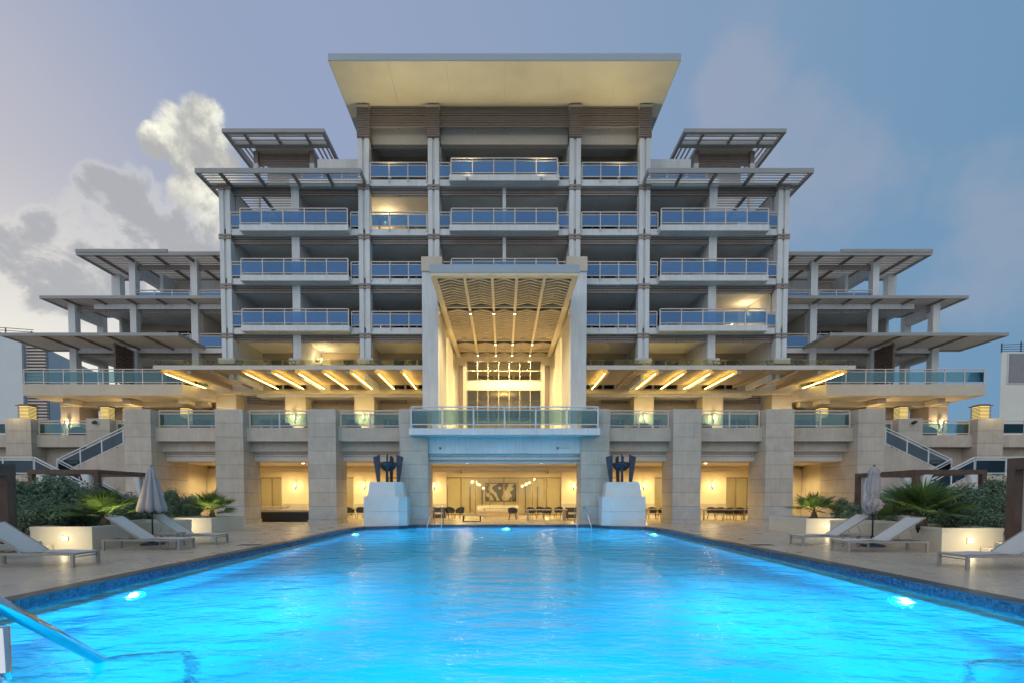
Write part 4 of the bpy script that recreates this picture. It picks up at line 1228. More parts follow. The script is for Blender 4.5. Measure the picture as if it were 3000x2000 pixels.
# raised platforms of the cabanas with steps
for s, d in ((-1, 0), (1, -.7)):
    side = 'left' if s < 0 else 'right'
    e = empty('cabana_platform', (s * 16.5, 18 + d, 0)); tag(e, 'low rendered platform with steps at the %s edge of the deck' % side, 'platform')
    box('platform', M['pwall'], *mx(s, 14.3, 23), 15.6 + d, 25.5, 0, .36, e)
    box('platform', M['pwall'], *mx(s, 12.9, 23), 9.5 + d, 14.2 + d, 0, .36, e)
    for i in range(2):
        box('step', M['pwall'], *mx(s, 13.55 + .4 * i, 15.35), 14.75 + d + .25 * i - (.0 if i else 0), 15.28 + d, 0.002 + .16 * i, .16 * (i + 1), e)
    box('low_wall', M['pwall'], *mx(s, 12.9, 14.28), 20.6 + d, 20.9 + d, 0, .62, e)

# ---- loungers
def make_lounger():
    e = empty('sun_lounger')
    h = .33; w = .72; Ln = 2.32; t = .055
    for sy in (-1, 1):
        MB().box(0, Ln, sy * w / 2 - t / 2, sy * w / 2 + t / 2, h - .055, h).build('side_rail', M['lframe'], e)
        for x in (.03, 2.28):
            MB().box(x - .03, x + .03, sy * w / 2 - .028, sy * w / 2 + .028, 0, h - .056).build('leg', M['lframe'], e)
    for x in (.03, 1.9, 2.29):
        MB().box(x - .025, x + .025, -w / 2 + .03, w / 2 - .03, h - .05, h - .008).build('cross_rail', M['lframe'], e)
    MB().tube([(.05, -w / 2 + .03, h - .10), (.12, 0, h - .11), (.05, w / 2 - .03, h - .10)], .012, 6).build('foot_brace', M['lframe'], e)
    def sling(xs, nm):
        m = MB(); k = 7; rows = []
        for (x, z) in xs:
            for j in range(k):
                y = (-.5 + j / (k - 1)) * (w - .06)
                rows.append((x, y, z - .018 * (1 - (2 * j / (k - 1) - 1) ** 2)))
        n = len(xs)
        top = [(i * k + j, (i + 1) * k + j, (i + 1) * k + j + 1, i * k + j + 1) for i in range(n - 1) for j in range(k - 1)]
        m.add(rows, [f[::-1] for f in top], True)
        m.add([(x, y, z - .012) for x, y, z in rows], top, True)
        return m.build(nm, M['sling'], e)
    sling([(.02, h - .02), (.06, h + .008), (.3, h + .004), (.7, h + .018), (1.0, h + .008), (1.18, h + .008)], 'seat_sling')
    a = R(33); L_ = 1.22
    bs = sling([(1.2, h + .012), (1.2 + .4 * L_ * math.cos(a), h + .012 + .4 * L_ * math.sin(a)), (1.2 + L_ * math.cos(a), h + .012 + L_ * math.sin(a))], 'back_sling')
    for sy in (-1, 1):
        MB().bar((1.2, sy * (w / 2 - .02), h + .005), (1.2 + L_ * math.cos(a), sy * (w / 2 - .02), h + .005 + L_ * math.sin(a)), .03, .035).build('back_rail', M['lframe'], bs)
        MB().tube([(1.85, sy * .28, h + .32), (1.98, sy * .28, h - .02)], .010, 6).build('back_prop', M['lframe'], bs)
    MB().bar((1.2 + L_ * math.cos(a), -(w / 2 - .03), h + .005 + L_ * math.sin(a)), (1.2 + L_ * math.cos(a), (w / 2 - .03), h + .005 + L_ * math.sin(a)), .03, .03).build('head_bar', M['lframe'], bs)
    return tag(e, 'x', 'sun lounger', 'grey sling sun loungers on the pool deck')
lg = make_lounger()
spots = [((-9.74, 11.83), math.pi, 'grey sling sun lounger nearest the left edge of the picture'), ((-9.70, 15.55), math.pi, 'grey sling sun lounger beside the closed umbrella left of the pool'), ((-9.62, 17.35), math.pi, 'farthest of the three loungers left of the pool, behind the side table'),
         ((9.95, 11.42), 0, 'grey sling sun lounger nearest the right edge of the picture'), ((9.75, 14.95), 0, 'grey sling sun lounger in front of the tied umbrella right of the pool'), ((9.63, 16.95), 0, 'farthest of the three loungers right of the pool, behind the side table')]
for i, ((x, y), rz, lab) in enumerate(spots):
    o = lg if i == 0 else copy_tree(lg, (x, y, 0), rz, lab)
    place(o, (x, y, 0), rz); o['label'] = lab
# side tables
def side_table(x, y, label):
    e = empty('side_table', (x, y, 0)); tag(e, label, 'side table', 'low side tables between loungers')
    MB().box(x - .30, x + .30, y - .25, y + .25, .40, .445).build('top', M['lframe'], e)
    for sx in (-1, 1):
        MB().box(x + sx * .26 - .02, x + sx * .26 + .02, y - .22, y - .18, 0, .398).box(x + sx * .26 - .02, x + sx * .26 + .02, y + .18, y + .22, 0, .398).box(x + sx * .26 - .018, x + sx * .26 + .018, y - .178, y + .178, .12, .15).build('leg_frame', M['lframe'], e)
side_table(-10.75, 16.45, 'low metal side table between the two loungers left of the pool')
side_table(10.95, 16.0, 'low metal side table between the two loungers right of the pool')

# ---- umbrellas
def umbrella(x, y, label, tied):
    e = empty('umbrella', (x, y, 0)); tag(e, label, 'umbrella')
    MB().lathe([(.36, .0), (.36, .03), (.30, .065), (.10, .10), (.05, .14), (.05, .34), (.001, .34)], (x, y, 0), 24).build('base', M['navy'], e)
    MB().tube([(x, y, .12), (x, y, 2.52)], .026, 10).build('pole', M['navy'], e)
    if not tied:
        prof = [(.05, 2.58), (.10, 2.50), (.15, 2.36), (.16, 2.30), (.24, 2.0), (.34, 1.62), (.44, 1.24), (.45, 1.14), (.36, 1.10)]
        amp = .36
    else:
        prof = [(.05, 2.56), (.12, 2.50), (.19, 2.36), (.15, 2.31), (.20, 2.12), (.225, 1.88), (.20, 1.70), (.13, 1.60), (.24, 1.47), (.30, 1.37), (.26, 1.24), (.17, 1.10), (.09, 1.06)]
        amp = .42
    n = 64; v = []; rnd = random.Random(5 if tied else 9)
    ph = [rnd.uniform(0, 6.28) for _ in prof]
    for i, (r, z) in enumerate(prof):
        for k in range(n):
            a = 2 * math.pi * k / n
            fold = (abs(math.sin(a * 4 + (.35 * i if tied else 0))) ** .6)
            rr = r * (1 - amp * (0 if i < 2 else 1) * (1 - fold))
            if tied and i >= 8: rr *= 1 + .18 * math.sin(a * 7 + ph[i] * 2) + .1 * math.sin(a * 3 + ph[i])
            zz = z + (.035 * math.cos(a * 8) if i >= len(prof) - 2 else 0)
            v.append((x + rr * math.cos(a), y + rr * math.sin(a), zz))
    f = [(i * n + (k + 1) % n, i * n + k, (i + 1) * n + k, (i + 1) * n + (k + 1) % n) for i in range(len(prof) - 1) for k in range(n)] + [tuple(range(n))]
    c_ = MB().add(v, f, True).build('canopy', M['canvas'], e)
    if tied: MB().lathe([(.178, 1.585), (.185, 1.60), (.178, 1.615)], (x, y, 0), 20, cap=False).build('tie_strap', M['canvas'], c_)
    MB().lathe([(.02, 2.55), (.035, 2.59), (.001, 2.63)], (x, y, 0), 10).build('finial', M['navy'], e)
umbrella(-11.75, 17.0, 'closed mauve umbrella hanging in a cone, left of the pool', False)
umbrella(11.8, 16.45, 'mauve umbrella tied up tightly with a bunched hem, right of the pool', True)

# ---- timber cabanas with curtains
def curtain_mesh(x, y, z0, z1, w, flare_dir, par, tie=.52):
    n, k = 22, 14; v = []
    for i in range(n + 1):
        t = i / n; z = z1 + (z0 - z1) * t
        q = abs(t - tie) / (tie if t < tie else (1 - tie)); ww = w * (.22 + .78 * min(1, q) ** 1.2)
        off = flare_dir * w * .42 * min(1, q) ** 1.2
        for j in range(k):
            a = 2 * math.pi * j / k
            rr = (1 + .18 * math.sin(5 * a))
            v.append((x + off + ww * .5 * math.cos(a) * rr, y + .10 * math.sin(a) * rr, z))
    f = [(i * k + (j + 1) % k, i * k + j, (i + 1) * k + j, (i + 1) * k + (j + 1) % k) for i in range(n) for j in range(k)]
    c_ = MB().add(v, f, True).build('curtain', M['curtain'], par)
    zt = z1 + (z0 - z1) * tie
    MB().lathe([(w * .14, -.02), (w * .15, 0), (w * .14, .02)], (x, y, zt), 12, cap=False).build('tie_back', M['curtain'], c_)
def cabana(x0, x1, y0, y1, zb, H_, pw, bh, label, bot=None):
    e = empty('cabana', ((x0 + x1) / 2, (y0 + y1) / 2, zb)); tag(e, label, 'cabana', 'timber cabana frames')
    for x in (x0, x1):
        for y in (y0, y1):
            MB().box(x - pw / 2, x + pw / 2, y - pw / 2, y + pw / 2, zb, H_ - bh).build('post', M['timber'], e)
            fd = 1 if x < (x0 + x1) / 2 else -1
            curtain_mesh(x + fd * (pw * .5 + .16), y, zb + .05, H_ - bh - .01, .42, fd, e)
    for y in (y0, y1): MB().box(x0 - pw / 2, x1 + pw / 2, y - pw / 2 - .01, y + pw / 2 + .01, H_ - bh, H_).build('beam', M['timber'], e)
    for x in (x0, x1): MB().box(x - pw / 2, x + pw / 2, y0 + pw / 2 + .012, y1 - pw / 2 - .012, H_ - bh + .004, H_ - .004).build('beam', M['timber'], e)
    # day bed inside
    MB().box(x0 + .35, x1 - .35, y0 + .35, y1 - .3, zb, zb + .28).build('bed_base', M['timber'], e)
    MB().box(x0 + .38, x1 - .38, y0 + .38, y1 - .33, zb + .281, zb + .46).build('mattress', M['cushion'], e)
cabana(-18.0, -15.5, 19.5, 22.2, .36, 2.62, .17, .17, 'dark timber cabana frame behind the shrubs left of the pool')
cabana(15.35, 17.85, 19.2, 22.3, .36, 2.60, .17, .17, 'dark timber cabana frame behind the palm right of the pool')
cabana(-15.8, -13.15, 11.3, 13.5, .36, 2.45, .24, .30, 'dark timber cabana frame cut by the left edge of the picture')
cabana(13.38, 16.0, 11.3, 13.5, .36, 2.60, .22, .30, 'dark timber cabana frame cut by the right edge of the picture')

# ---- outside stairs with glass railings
for s in S2:
    side = 'left' if s < 0 else 'right'
    e = empty('staircase', (s * 25, 31.6, 0)); tag(e, 'two flight outdoor staircase with glass railings at the %s end of the hotel' % side, 'staircase', 'outdoor staircases at the hotel ends')
    yA, yB, yC = 30.0, 31.6, 33.2
    xl = 27.5; hl = 2.85
    xb = 21.95 + .1; ht = L2
    n1 = 16
    for i in range(n1):                     # lower flight rises outward
        x1 = xb + (xl - xb) * i / n1; x2 = xb + (xl - xb) * (i + 1) / n1
        box('step', M['stone'], *mx(s, x1, x2), yA, yB - .05, max(0, hl * (i + 1) / n1 - .5), hl * (i + 1) / n1, e)
    for i in range(n1):                     # upper flight comes back inward
        x1 = xl - (xl - xb) * i / n1; x2 = xl - (xl - xb) * (i + 1) / n1
        box('step', M['stone'], *mx(s, x2, x1), yB, yC, 0, hl + (ht - hl) * (i + 1) / n1, e)
    box('landing', M['stone'], *mx(s, xl, 31.2), yA, yC, hl - .35, hl, e)
    box('landing_wall', M['stone'], *mx(s, xl + .3, 31.0), yB, yC - .2, 0, hl - .352, e)
    sl = lambda x: hl * (x - xb) / (xl - xb)
    def rr(p, q, n): return railing(e, p, q, n, 1.05, 'dglass', 'rail_w', shoe=.05, gap=.12, tw=.12)
    rr((s * xl, yA + .06, hl), (s * (xb + .1), yA + .06, .06), 4)
    rr((s * (xl - .05), yB - .06, hl), (s * (xb + .1), yB - .06, .06), 4)
    rr((s * (xl - .05), yB + .06, hl + .02), (s * (xb + .05), yB + .06, ht), 4)
    rr((s * xl, yC - .06, hl + .02), (s * (xb + .05), yC - .06, ht), 4)
    rr((s * 31.15, yA + .06, hl), (s * (xl + .04), yA + .06, hl), 2)
    rr((s * 31.15, yA + .12, hl), (s * 31.15, yC - .1, hl), 2)
    o = MB().lathe([(.10, 0), (.10, .05), (.001, .07)], (s * 26.0, yB + .55, sl(26.0) * 0 + 3.55), 12).build('tread_light', M['bulb'], e)

# ---- neighbouring buildings
e = empty('neighbour_building', (-52, 52, 0)); tag(e, 'plain white apartment block at the left edge behind the hotel wing', 'building')
xe = W(66, 1100, 48)[0]; ze = HH(985, 48)
MB().prism([(xe, 48), (xe - 4, 62), (xe - 24, 62), (xe - 16, 48)], 'z', 0, ze).build('wall', M['neigh'], e)
MB().prism([(xe - 3, 48.2), (xe - 8, 62), (xe - 24, 62), (xe - 16, 48.2)], 'z', ze, ze + .9).build('roof_step', M['neigh'], e)
ls = MB().box(xe + .01, xe + 1.75, 48.6, 48.8, 0, HH(1005, 48)).build('louver_shaft', M['grey'], e)
for i in range(34):
    z = 6.5 + i * .29
    box('shaft_slat', M['slat'], xe + .02, xe + 1.85, 48.35, 48.58, z, z + .13, ls)
for i in range(4):
    MB().bar((xe - 16, 48.4, ze + .95 + .32 * i + 0), (xe + .8, 48.4, ze + .32 * i * .2 + .02 + .16 * i), .05, .05).build('roof_rail', M['dark'], e)
for i in range(5):
    x = xe - 9 + i * 2.4
    box('rail_post', M['dark'], x - .03, x + .03, 48.36, 48.44, ze, ze + 1.9 - .33 * i, e)
for z in (8.9, 10.9):
    box('panel', M['neigh'], xe - 4.3, xe - 3.2, 47.95, 48.0, z, z + 1.3, e)
e = empty('neighbour_building', (53, 52, 0)); tag(e, 'cream apartment block with a grey shuttered window at the right edge', 'building')
xe = W(2932, 1100, 48)[0]; ze = HH(1030, 48)
MB().prism([(xe, 48), (xe + 16, 48), (xe + 26, 62), (xe + 15, 62)], 'z', 0, ze).build('wall', M['neigh_w'], e)
box('window', M['grey'], xe + .65, xe + 2.6, 47.9, 48.02, HH(1121, 48), HH(1036, 48), e)
box('window_frame', M['neigh'], xe + .55, xe + 2.7, 47.93, 47.99, HH(1124, 48), HH(1033, 48), e)
for i in range(4):
    MB().bar((xe + .3, 48.4, ze + .15 + .2 * i), (xe + 16, 48.4, ze + .35 + .38 * i), .04, .04).build('roof_rail', M['dark'], e)
for i in range(4):
    box('rail_post', M['dark'], xe + .35 + i * 1.8, xe + .41 + i * 1.8, 48.36, 48.44, ze, ze + .9 + .15 * i, e)

# ---- lanterns on the terrace
def lantern(x, y, zb, w, h, label, ped=True):
    e = empty('lantern', (x, y, zb)); tag(e, label, 'lantern', 'slatted box lanterns on the terrace')
    if ped: box('pedestal', M['stone'], x - w * .4, x + w * .4, y - w * .4, y + w * .4, L2, zb, e)
    g = box('glow_panel', M['lantern'], x - w / 2 + .06, x + w / 2 - .06, y - w / 2 + .06, y + w / 2 - .06, zb + .02, zb + h - .06, e)
    n = 9
    for i in range(n):
        z = zb + (h - .08) * i / n
        m = MB().box(x - w / 2, x + w / 2, y - w / 2, y - w / 2 + .03, z, z + .042).box(x - w / 2, x + w / 2, y + w / 2 - .03, y + w / 2, z, z + .042).box(x - w / 2, x - w / 2 + .03, y - w / 2 + .03, y + w / 2 - .03, z, z + .042).box(x + w / 2 - .03, x + w / 2, y - w / 2 + .03, y + w / 2 - .03, z, z + .042)
        m.build('slat_ring', M['louver_d'], e)
    MB().box(x - w * .62, x + w * .62, y - w * .62, y + w * .62, zb + h - .05, zb + h).box(x - w * .45, x + w * .45, y - w * .45, y + w * .45, zb + h + .002, zb + h + .06).build('cap', M['louver_d'], e)
    point(e, (x, y - w * .5 - .9, zb + h * .4), 20, (1.0, .80, .36), .2)
for s in S2:
    sd = 'left' if s < 0 else 'right'
    lantern(s * 30.95, 33.5, HH(1224, 33.0), .70, HH(1184, 33.3) - HH(1224, 33.3), 'slatted box lantern on the stone pillar at the far %s of the terrace' % sd, False)
    lantern(s * XX(315, 1200, 35.5), 35.5, HH(1225, 35.0), .68, .86, 'slatted box lantern behind the stone pillar on the %s terrace' % sd)
    lantern(s * XX(546, 1200, 38.0), 38.0, HH(1212, 37.5) - .45, .68, .98, 'slatted box lantern seen above the railing beside the %s corner pillar' % sd)

# ---- wall sconces
def sconce(x, y, z, label, watts, group='wall sconces'):
    e = empty('wall_sconce', (x, y, z)); tag(e, label, 'wall sconce', group)
    MB().box(x - .035, x + .035, y - .04, y - .002, z - .28, z + .05).build('bracket', M['black'], e)
    MB().lathe([(.045, -.02), (.075, .0), (.085, .34), (.07, .36), (.001, .36)], (x, y - .13, z), 14).build('shade', M['shade'], e)
    MB().lathe([(.001, .02), (.04, .05), (.04, .20), (.001, .24)], (x, y - .13, z - .0), 10).build('bulb', M['bulb'], e)
    point(e, (x, y - .30, z + .06), watts, (1.0, .74, .36), .08)
zc_ = HH(1424, 43.6)
for s in S2:
    sd = 'left' if s < 0 else 'right'
    sconce(s * XX(1272, 1420, 43.55), 43.57, zc_, 'lit wall sconce beside the middle lounge doors, %s side' % sd, 24)
    sconce(s * XX(1068, 1418, 43.55), 43.57, zc_, 'lit wall sconce in the bay behind the %s fire bowl' % sd, 24)
    sconce(s * XX(866, 1418, 43.55), 43.57, zc_, 'lit wall sconce in the second bay from the %s corner pillar' % sd, 24)
    sconce(s * XX(591, 1415, 36.0), 35.98, HH(1423, 36), 'lit wall sconce in the outermost bay on the %s' % sd, 24)
    for u, nm in ((864, 'second terrace column from the %s corner'), (1066, 'terrace column nearest the portal on the %s')):
        sconce(s * XX(u, 1221, 39), 38.98, HH(1226, 39), 'lit sconce on the ' + nm % sd, 60)
    sconce(s * XX(661, 1221, 39), 38.98, HH(1226, 39), 'lit sconce on the terrace column nearest the %s corner' % sd, 50)
    sconce(s * XX(203, 1240, 39), 38.98, HH(1243, 39), 'lit sconce on the outer terrace column at the far %s' % sd, 60)
    sconce(s * XX(388, 1230, 39), 38.98, HH(1233, 39), 'lit sconce on the terrace column under the %s long balcony' % sd, 60)

# ---- cameras and floodlights
for u, v, lab in ((1290, 1311, 'small white dome camera on the beam above the lounge, left'), (1633, 1311, 'small white dome camera on the beam above the lounge, right')):
    x, z = W(u, v, ZP + .33); y = ZP + .35
    e = empty('security_camera', (x, y, z)); tag(e, lab, 'camera')
    MB().box(x - .05, x + .05, y - .10, y - .001, z + .03, z + .12).build('mount', M['rail_w'], e)
    MB().lathe([(.001, -.06), (.04, -.05), (.06, 0), (.06, .03), (.001, .03)], (x, y - .09, z), 12).build('dome', M['black'], e)
x, z = W(1661, 1307, ZP + .33); y = ZP + .35
e = empty('junction_box', (x, y, z)); tag(e, 'round white junction box with conduit on the beam above the lounge', 'junction box')
MB().box(x - .12, x + .12, y - .06, y - .001, z - .11, z + .13).build('box', M['rail_w'], e)
MB().tube([(x - .12, y - .02, z - .09), (x - .48, y - .02, z - .09)], .012, 6).build('conduit', M['rail_w'], e)
for s in S2:
    x = s * XX(283, 1237, ZO); z = HH(1237, ZO); y = ZO
    e = empty('floodlight', (x, y, z)); tag(e, 'small black floodlight on the %s outer stone pillar' % ('left' if s < 0 else 'right'), 'floodlight')
    MB().box(x - .04, x + .04, y - .12, y - .012, z - .04, z + .04).build('arm', M['black'], e)
    MB().bar((x - .10, y - .20, z - .06), (x + .10, y - .16, z + .06), .18, .14).build('head', M['black'], e)

# ================================================================== furniture
def make_chair():
    e = empty('chair')
    n = 13; v = []
    for (z, r, sq) in ((.42, .24, 1), (.55, .27, 1), (.70, .29, 1), (.80, .28, 1)):
        for k in range(n):
            a = math.pi * (-.12 + 1.24 * k / (n - 1))
            hz = z if z < .5 else .42 + (z - .42) * (.55 + .45 * math.sin(min(max(a, 0), math.pi)) ** .7)
            v.append((r * math.cos(a), r * math.sin(a) * .95, hz))
    m = MB(); f = [(i * n + k, i * n + k + 1, (i + 1) * n + k + 1, (i + 1) * n + k) for i in range(3) for k in range(n - 1)]
    m.add(v, f, True); m.add([(x * .93, y * .93, z) for x, y, z in v], [g[::-1] for g in f], True)
    m.build('back_shell', M['seat_d'], e)
    MB().lathe([(.001, .40), (.22, .40), (.25, .42), (.25, .46), (.20, .48), (.001, .48)], (0, 0, 0), 16).build('seat', M['seat_d'], e)
    for sx in (-1, 1):
        for sy in (-1, 1):
            MB().tube([(sx * .16, sy * .15, .41), (sx * .22, sy * .21, 0)], .014, 6).build('leg', M['black'], e)
    return tag(e, 'x', 'chair', 'dark bucket chairs in the lounge')
ch = make_chair()
def at(u, v):                                # floor point under a photo pixel
    Z = ZAT(v, 0.0); return W(u, v, Z)[0], Z
chairs = [((1319, 1519), .5, 'dark bucket chair left of the low bench, nearest the left armchair'), ((1347, 1519), -.6, 'dark bucket chair behind the low bench'), ((1502, 1521), 3.0, 'dark bucket chair in the middle of the lounge with its back to the pool'),
          ((1557, 1519), 2.6, 'dark bucket chair at the left end of the right lounge table'), ((1583, 1517), 2.9, 'dark bucket chair second from the left at the right lounge table'), ((1603, 1520), 3.2, 'dark bucket chair third from the left at the right lounge table'), ((1636, 1517), 3.3, 'dark bucket chair at the right end of the right lounge table'),
          ((1028, 1518), 2.4, 'dark bucket chair left of the table behind the left fire bowl'), ((1057, 1518), 3.4, 'dark bucket chair right of the table behind the left fire bowl'),
          ((1911, 1519), 2.8, 'dark bucket chair left of the table behind the right fire bowl'), ((1941, 1519), 3.3, 'dark bucket chair right of the table behind the right fire bowl'),
          ((2084, 1519), 2.7, 'first of five dark chairs along the table right of the fire bowl'), ((2108, 1520), 3.0, 'second of five dark chairs along the table right of the fire bowl'), ((2134, 1522), 3.2, 'third of five dark chairs along the table right of the fire bowl'), ((2164, 1522), 3.0, 'fourth of five dark chairs along the table right of the fire bowl'), ((2192, 1519), 3.5, 'fifth of five dark chairs along the table right of the fire bowl')]
for i, ((u, v), rz, lab) in enumerate(chairs):
    x, y = at(u, v)
    o = ch if i == 0 else copy_tree(ch, (x, y, 0), rz, lab)
    place(o, (x, y, 0), rz); o['label'] = lab; o.scale = (1.18, 1.18, 1.08)
def table(u0, u1, v, h, label, mm='ttop', depth=.9, lw=.09):
    Z = ZAT(v, 0.0); x0 = W(u0, v, Z)[0]; x1 = W(u1, v, Z)[0]
    e = empty('table', ((x0 + x1) / 2, Z + depth / 2, 0)); tag(e, label, 'table')
    MB().box(x0, x1, Z, Z + depth, h - .06, h).build('top', M[mm], e)
    for x in (x0 + .12, x1 - .12 - lw):
        for y in (Z + .05, Z + depth - .05 - lw):
            MB().box(x, x + lw, y, y + lw, 0, h - .061).build('leg', M[mm], e)
table(1413, 1523, 1518, .75, 'long wooden table in the middle of the lounge')
table(1540, 1663, 1524, .75, 'long wooden table at the right of the lounge opening')
table(1004, 1068, 1516, .75, 'wooden table in the bay behind the left fire bowl')
table(1895, 1960, 1520, .75, 'wooden table in the bay behind the right fire bowl')
table(2056, 2204, 1523, .75, 'long wooden table in the bay right of the right fire bowl')
Zb = ZAT(1527, 0); bx0, bx1 = W(1354, 1527, Zb)[0], W(1409, 1527, Zb)[0]
e = empty('coffee_table', ((bx0 + bx1) / 2, Zb, 0)); tag(e, 'low table with a dark open metal frame near the pool edge', 'coffee table')
MB().box(bx0, bx1, Zb, Zb + .7, .38, .44).build('top', M['ttop'], e)
for x in (bx0 + .02, bx1 - .08):
    MB().box(x, x + .06, Zb + .02, Zb + .08, .06, .379).box(x, x + .06, Zb + .62, Zb + .68, .06, .379).box(x, x + .06, Zb + .02, Zb + .68, 0, .058).build('frame', M['black'], e)
MB().box(bx0 + .082, bx1 - .082, Zb + .03, Zb + .07, .0, .05).build('stretcher', M['black'], e)
def armchair(u, v, label, mm='wicker', w=.85):
    x, y = at(u, v); e = empty('armchair', (x, y, 0)); tag(e, label, 'armchair')
    MB().box(x - w / 2, x + w / 2, y, y + .8, .08, .36).build('seat_base', M[mm], e)
    MB().box(x - w / 2 + .12, x + w / 2 - .12, y + .02, y + .66, .361, .48).build('cushion', M['cushion'], e)
    MB().box(x - w / 2, x + w / 2, y + .67, y + .8, .361, .82).build('backrest', M[mm], e)
    for sx in (-1, 1):
        MB().box(x + sx * (w / 2 - .055) - .055, x + sx * (w / 2 - .055) + .055, y, y + .668, .362, .62).build('arm', M[mm], e)
        MB().box(x + sx * (w / 2 - .06) - .03, x + sx * (w / 2 - .06) + .03, y + .02, y + .08, 0, .079).build('leg', M['black'], e)
armchair(1284, 1520, 'dark wicker armchair at the left end of the lounge opening')
armchair(1678, 1520, 'dark wicker armchair at the right end of the lounge opening')
e = empty('sofa', (-1.0, 41, 0)); tag(e, 'long pale sofa against the lounge doors, behind the middle table', 'sofa')
MB().box(-2.2, 1.2, 40.6, 41.5, .1, .42).build('base', M['ttop'], e)
for i in range(3): MB().box(-2.15 + i * 1.12, -1.07 + i * 1.12, 40.62, 41.3, .421, .56).build('seat_cushion', M['cushion'], e)
for i in range(3): MB().box(-2.15 + i * 1.12, -1.07 + i * 1.12, 41.31, 41.5, .421, .88).build('back_cushion', M['cushion'], e)
e = empty('low_bar', (-13.8, 32.6, 0)); tag(e, 'dark low counter with a wooden top in the second bay from the left', 'counter')
bx0, bx1 = W(760, 1527, 32.4)[0], W(904, 1527, 32.4)[0]
MB().box(bx0, bx1, 32.4, 33.0, 0, .62).build('body', M['black'], e)
MB().box(bx0 - .03, bx1 + .03, 32.36, 33.05, .621, .74).build('top', M['ttop'], e)
e = empty('slat_bench', (-15, 36, 0)); tag(e, 'pale slatted bench behind the low dark counter', 'bench')
bx0, bx1 = W(759, 1500, 36)[0], W(840, 1500, 36)[0]
MB().box(bx0, bx1, 36, 36.5, .84, .9).build('top', M['ttop'], e)
for i in range(14):
    x = bx0 + .02 + (bx1 - bx0 - .1) * i / 13
    MB().box(x, x + .07, 36.02, 36.08, 0, .839).build('slat', M['ttop'], e)
# terrace seating seen through the glass
_b = ('bay next to the left corner pillar', 'second bay from the left corner', 'bay left of the centre balcony', 'bay right of the centre balcony', 'second bay from the right corner', 'bay next to the right corner pillar')
TCL = ['dark chair behind the glass, left in the ' + _b[0], 'dark chair behind the glass, right in the ' + _b[0], 'dark chair behind the glass, left in the ' + _b[1], 'dark chair behind the glass, right in the ' + _b[1], 'dark chair behind the glass, left in the ' + _b[2], 'dark chair behind the glass, right in the ' + _b[2],
       'dark chair behind the glass, left in the ' + _b[3], 'dark chair behind the glass, right in the ' + _b[3], 'lone dark terrace chair behind the glass in the ' + _b[4], 'dark chair behind the glass, left in the ' + _b[5], 'dark chair behind the glass, right in the ' + _b[5], 'dark terrace chair above the left staircase landing', 'dark terrace chair above the right staircase landing']
for i, (xx, yy, rz) in enumerate(((-19.3, 32.5, 0), (-18.0, 32.9, 0), (-13.9, 32.3, 0), (-12.2, 32.8, 0), (-9.6, 32.4, 0), (-7.0, 32.7, 0), (6.9, 32.5, 0), (8.7, 32.4, 0), (12.6, 32.6, 0), (17.6, 32.4, 0), (19.2, 32.8, 0), (-28.4, 34.2, 0), (28.2, 34.2, 0))):
    e = empty('terrace_chair', (xx, yy, L2)); tag(e, TCL[i], 'armchair', 'dark chairs on the terrace')
    w = 1.15
    MB().box(xx - w / 2, xx + w / 2, yy, yy + .85, L2 + .05, L2 + .34).build('seat_base', M['wicker'], e)
    MB().prism([(xx - w / 2, L2 + .341), (xx + w / 2, L2 + .341), (xx + w / 2, L2 + .62), (xx + w * .25, L2 + .82), (xx - w * .25, L2 + .82), (xx - w / 2, L2 + .62)], 'y', yy + .02, yy + .16).build('backrest', M['wicker'], e)
    MB().box(xx - w / 2 + .1, xx + w / 2 - .1, yy + .18, yy + .8, L2 + .341, L2 + .46).build('cushion', M['seat_d'], e)
# ceiling fans
for sgn, u in ((-1, 1355), (1, 1600)):
    x = W(u, 1383, 40.8)[0]; y = 39.2; z = 3.42
    e = empty('ceiling_fan', (x, y, z)); tag(e, 'three blade ceiling fan at the %s of the lounge' % ('left' if sgn < 0 else 'right'), 'ceiling fan', 'lounge ceiling fans')
    MB().lathe([(.03, .33), (.03, .08), (.09, .05), (.10, -.04), (.001, -.06)], (x, y, z), 12).build('motor', M['ttop'], e)
    for k in range(3):
        a = .15 + k * 2.094
        MB().bar((x + .08 * math.cos(a), y + .08 * math.sin(a), z), (x + .85 * math.cos(a), y + .85 * math.sin(a), z + .04), .13, .018).build('blade', M['ttop'], e)
# globe pendants in the inner room
for cl, (u0, u1, v0, v1) in enumerate(((1380, 1412, 1404, 1424), (1532, 1568, 1422, 1398))):
    e = empty('pendant_cluster', (W((u0 + u1) / 2, 1410, 47)[0], 47, 3.0)); tag(e, 'cluster of glowing globe pendants behind the %s lounge doors' % ('left' if cl == 0 else 'right'), 'pendant lamp')
    rnd = random.Random(cl + 2)
    for k in range(6):
        t = k / 5; u = u0 + (u1 - u0) * t + rnd.uniform(-4, 4); v = v0 + (v1 - v0) * t + rnd.uniform(-5, 5); Z = 46.6 + rnd.uniform(-.4, .8)
        x, z = W(u, v, Z)
        g = MB().lathe([(.001, -.13), (.07, -.11), (.12, -.05), (.135, .0), (.12, .05), (.07, .11), (.001, .13)], (x, Z, z), 12).build('globe', M['globe'], e)
        MB().tube([(x, Z, z + .12), (x, Z, CZ - .01)], .006, 5).build('cord', M['black'], e)
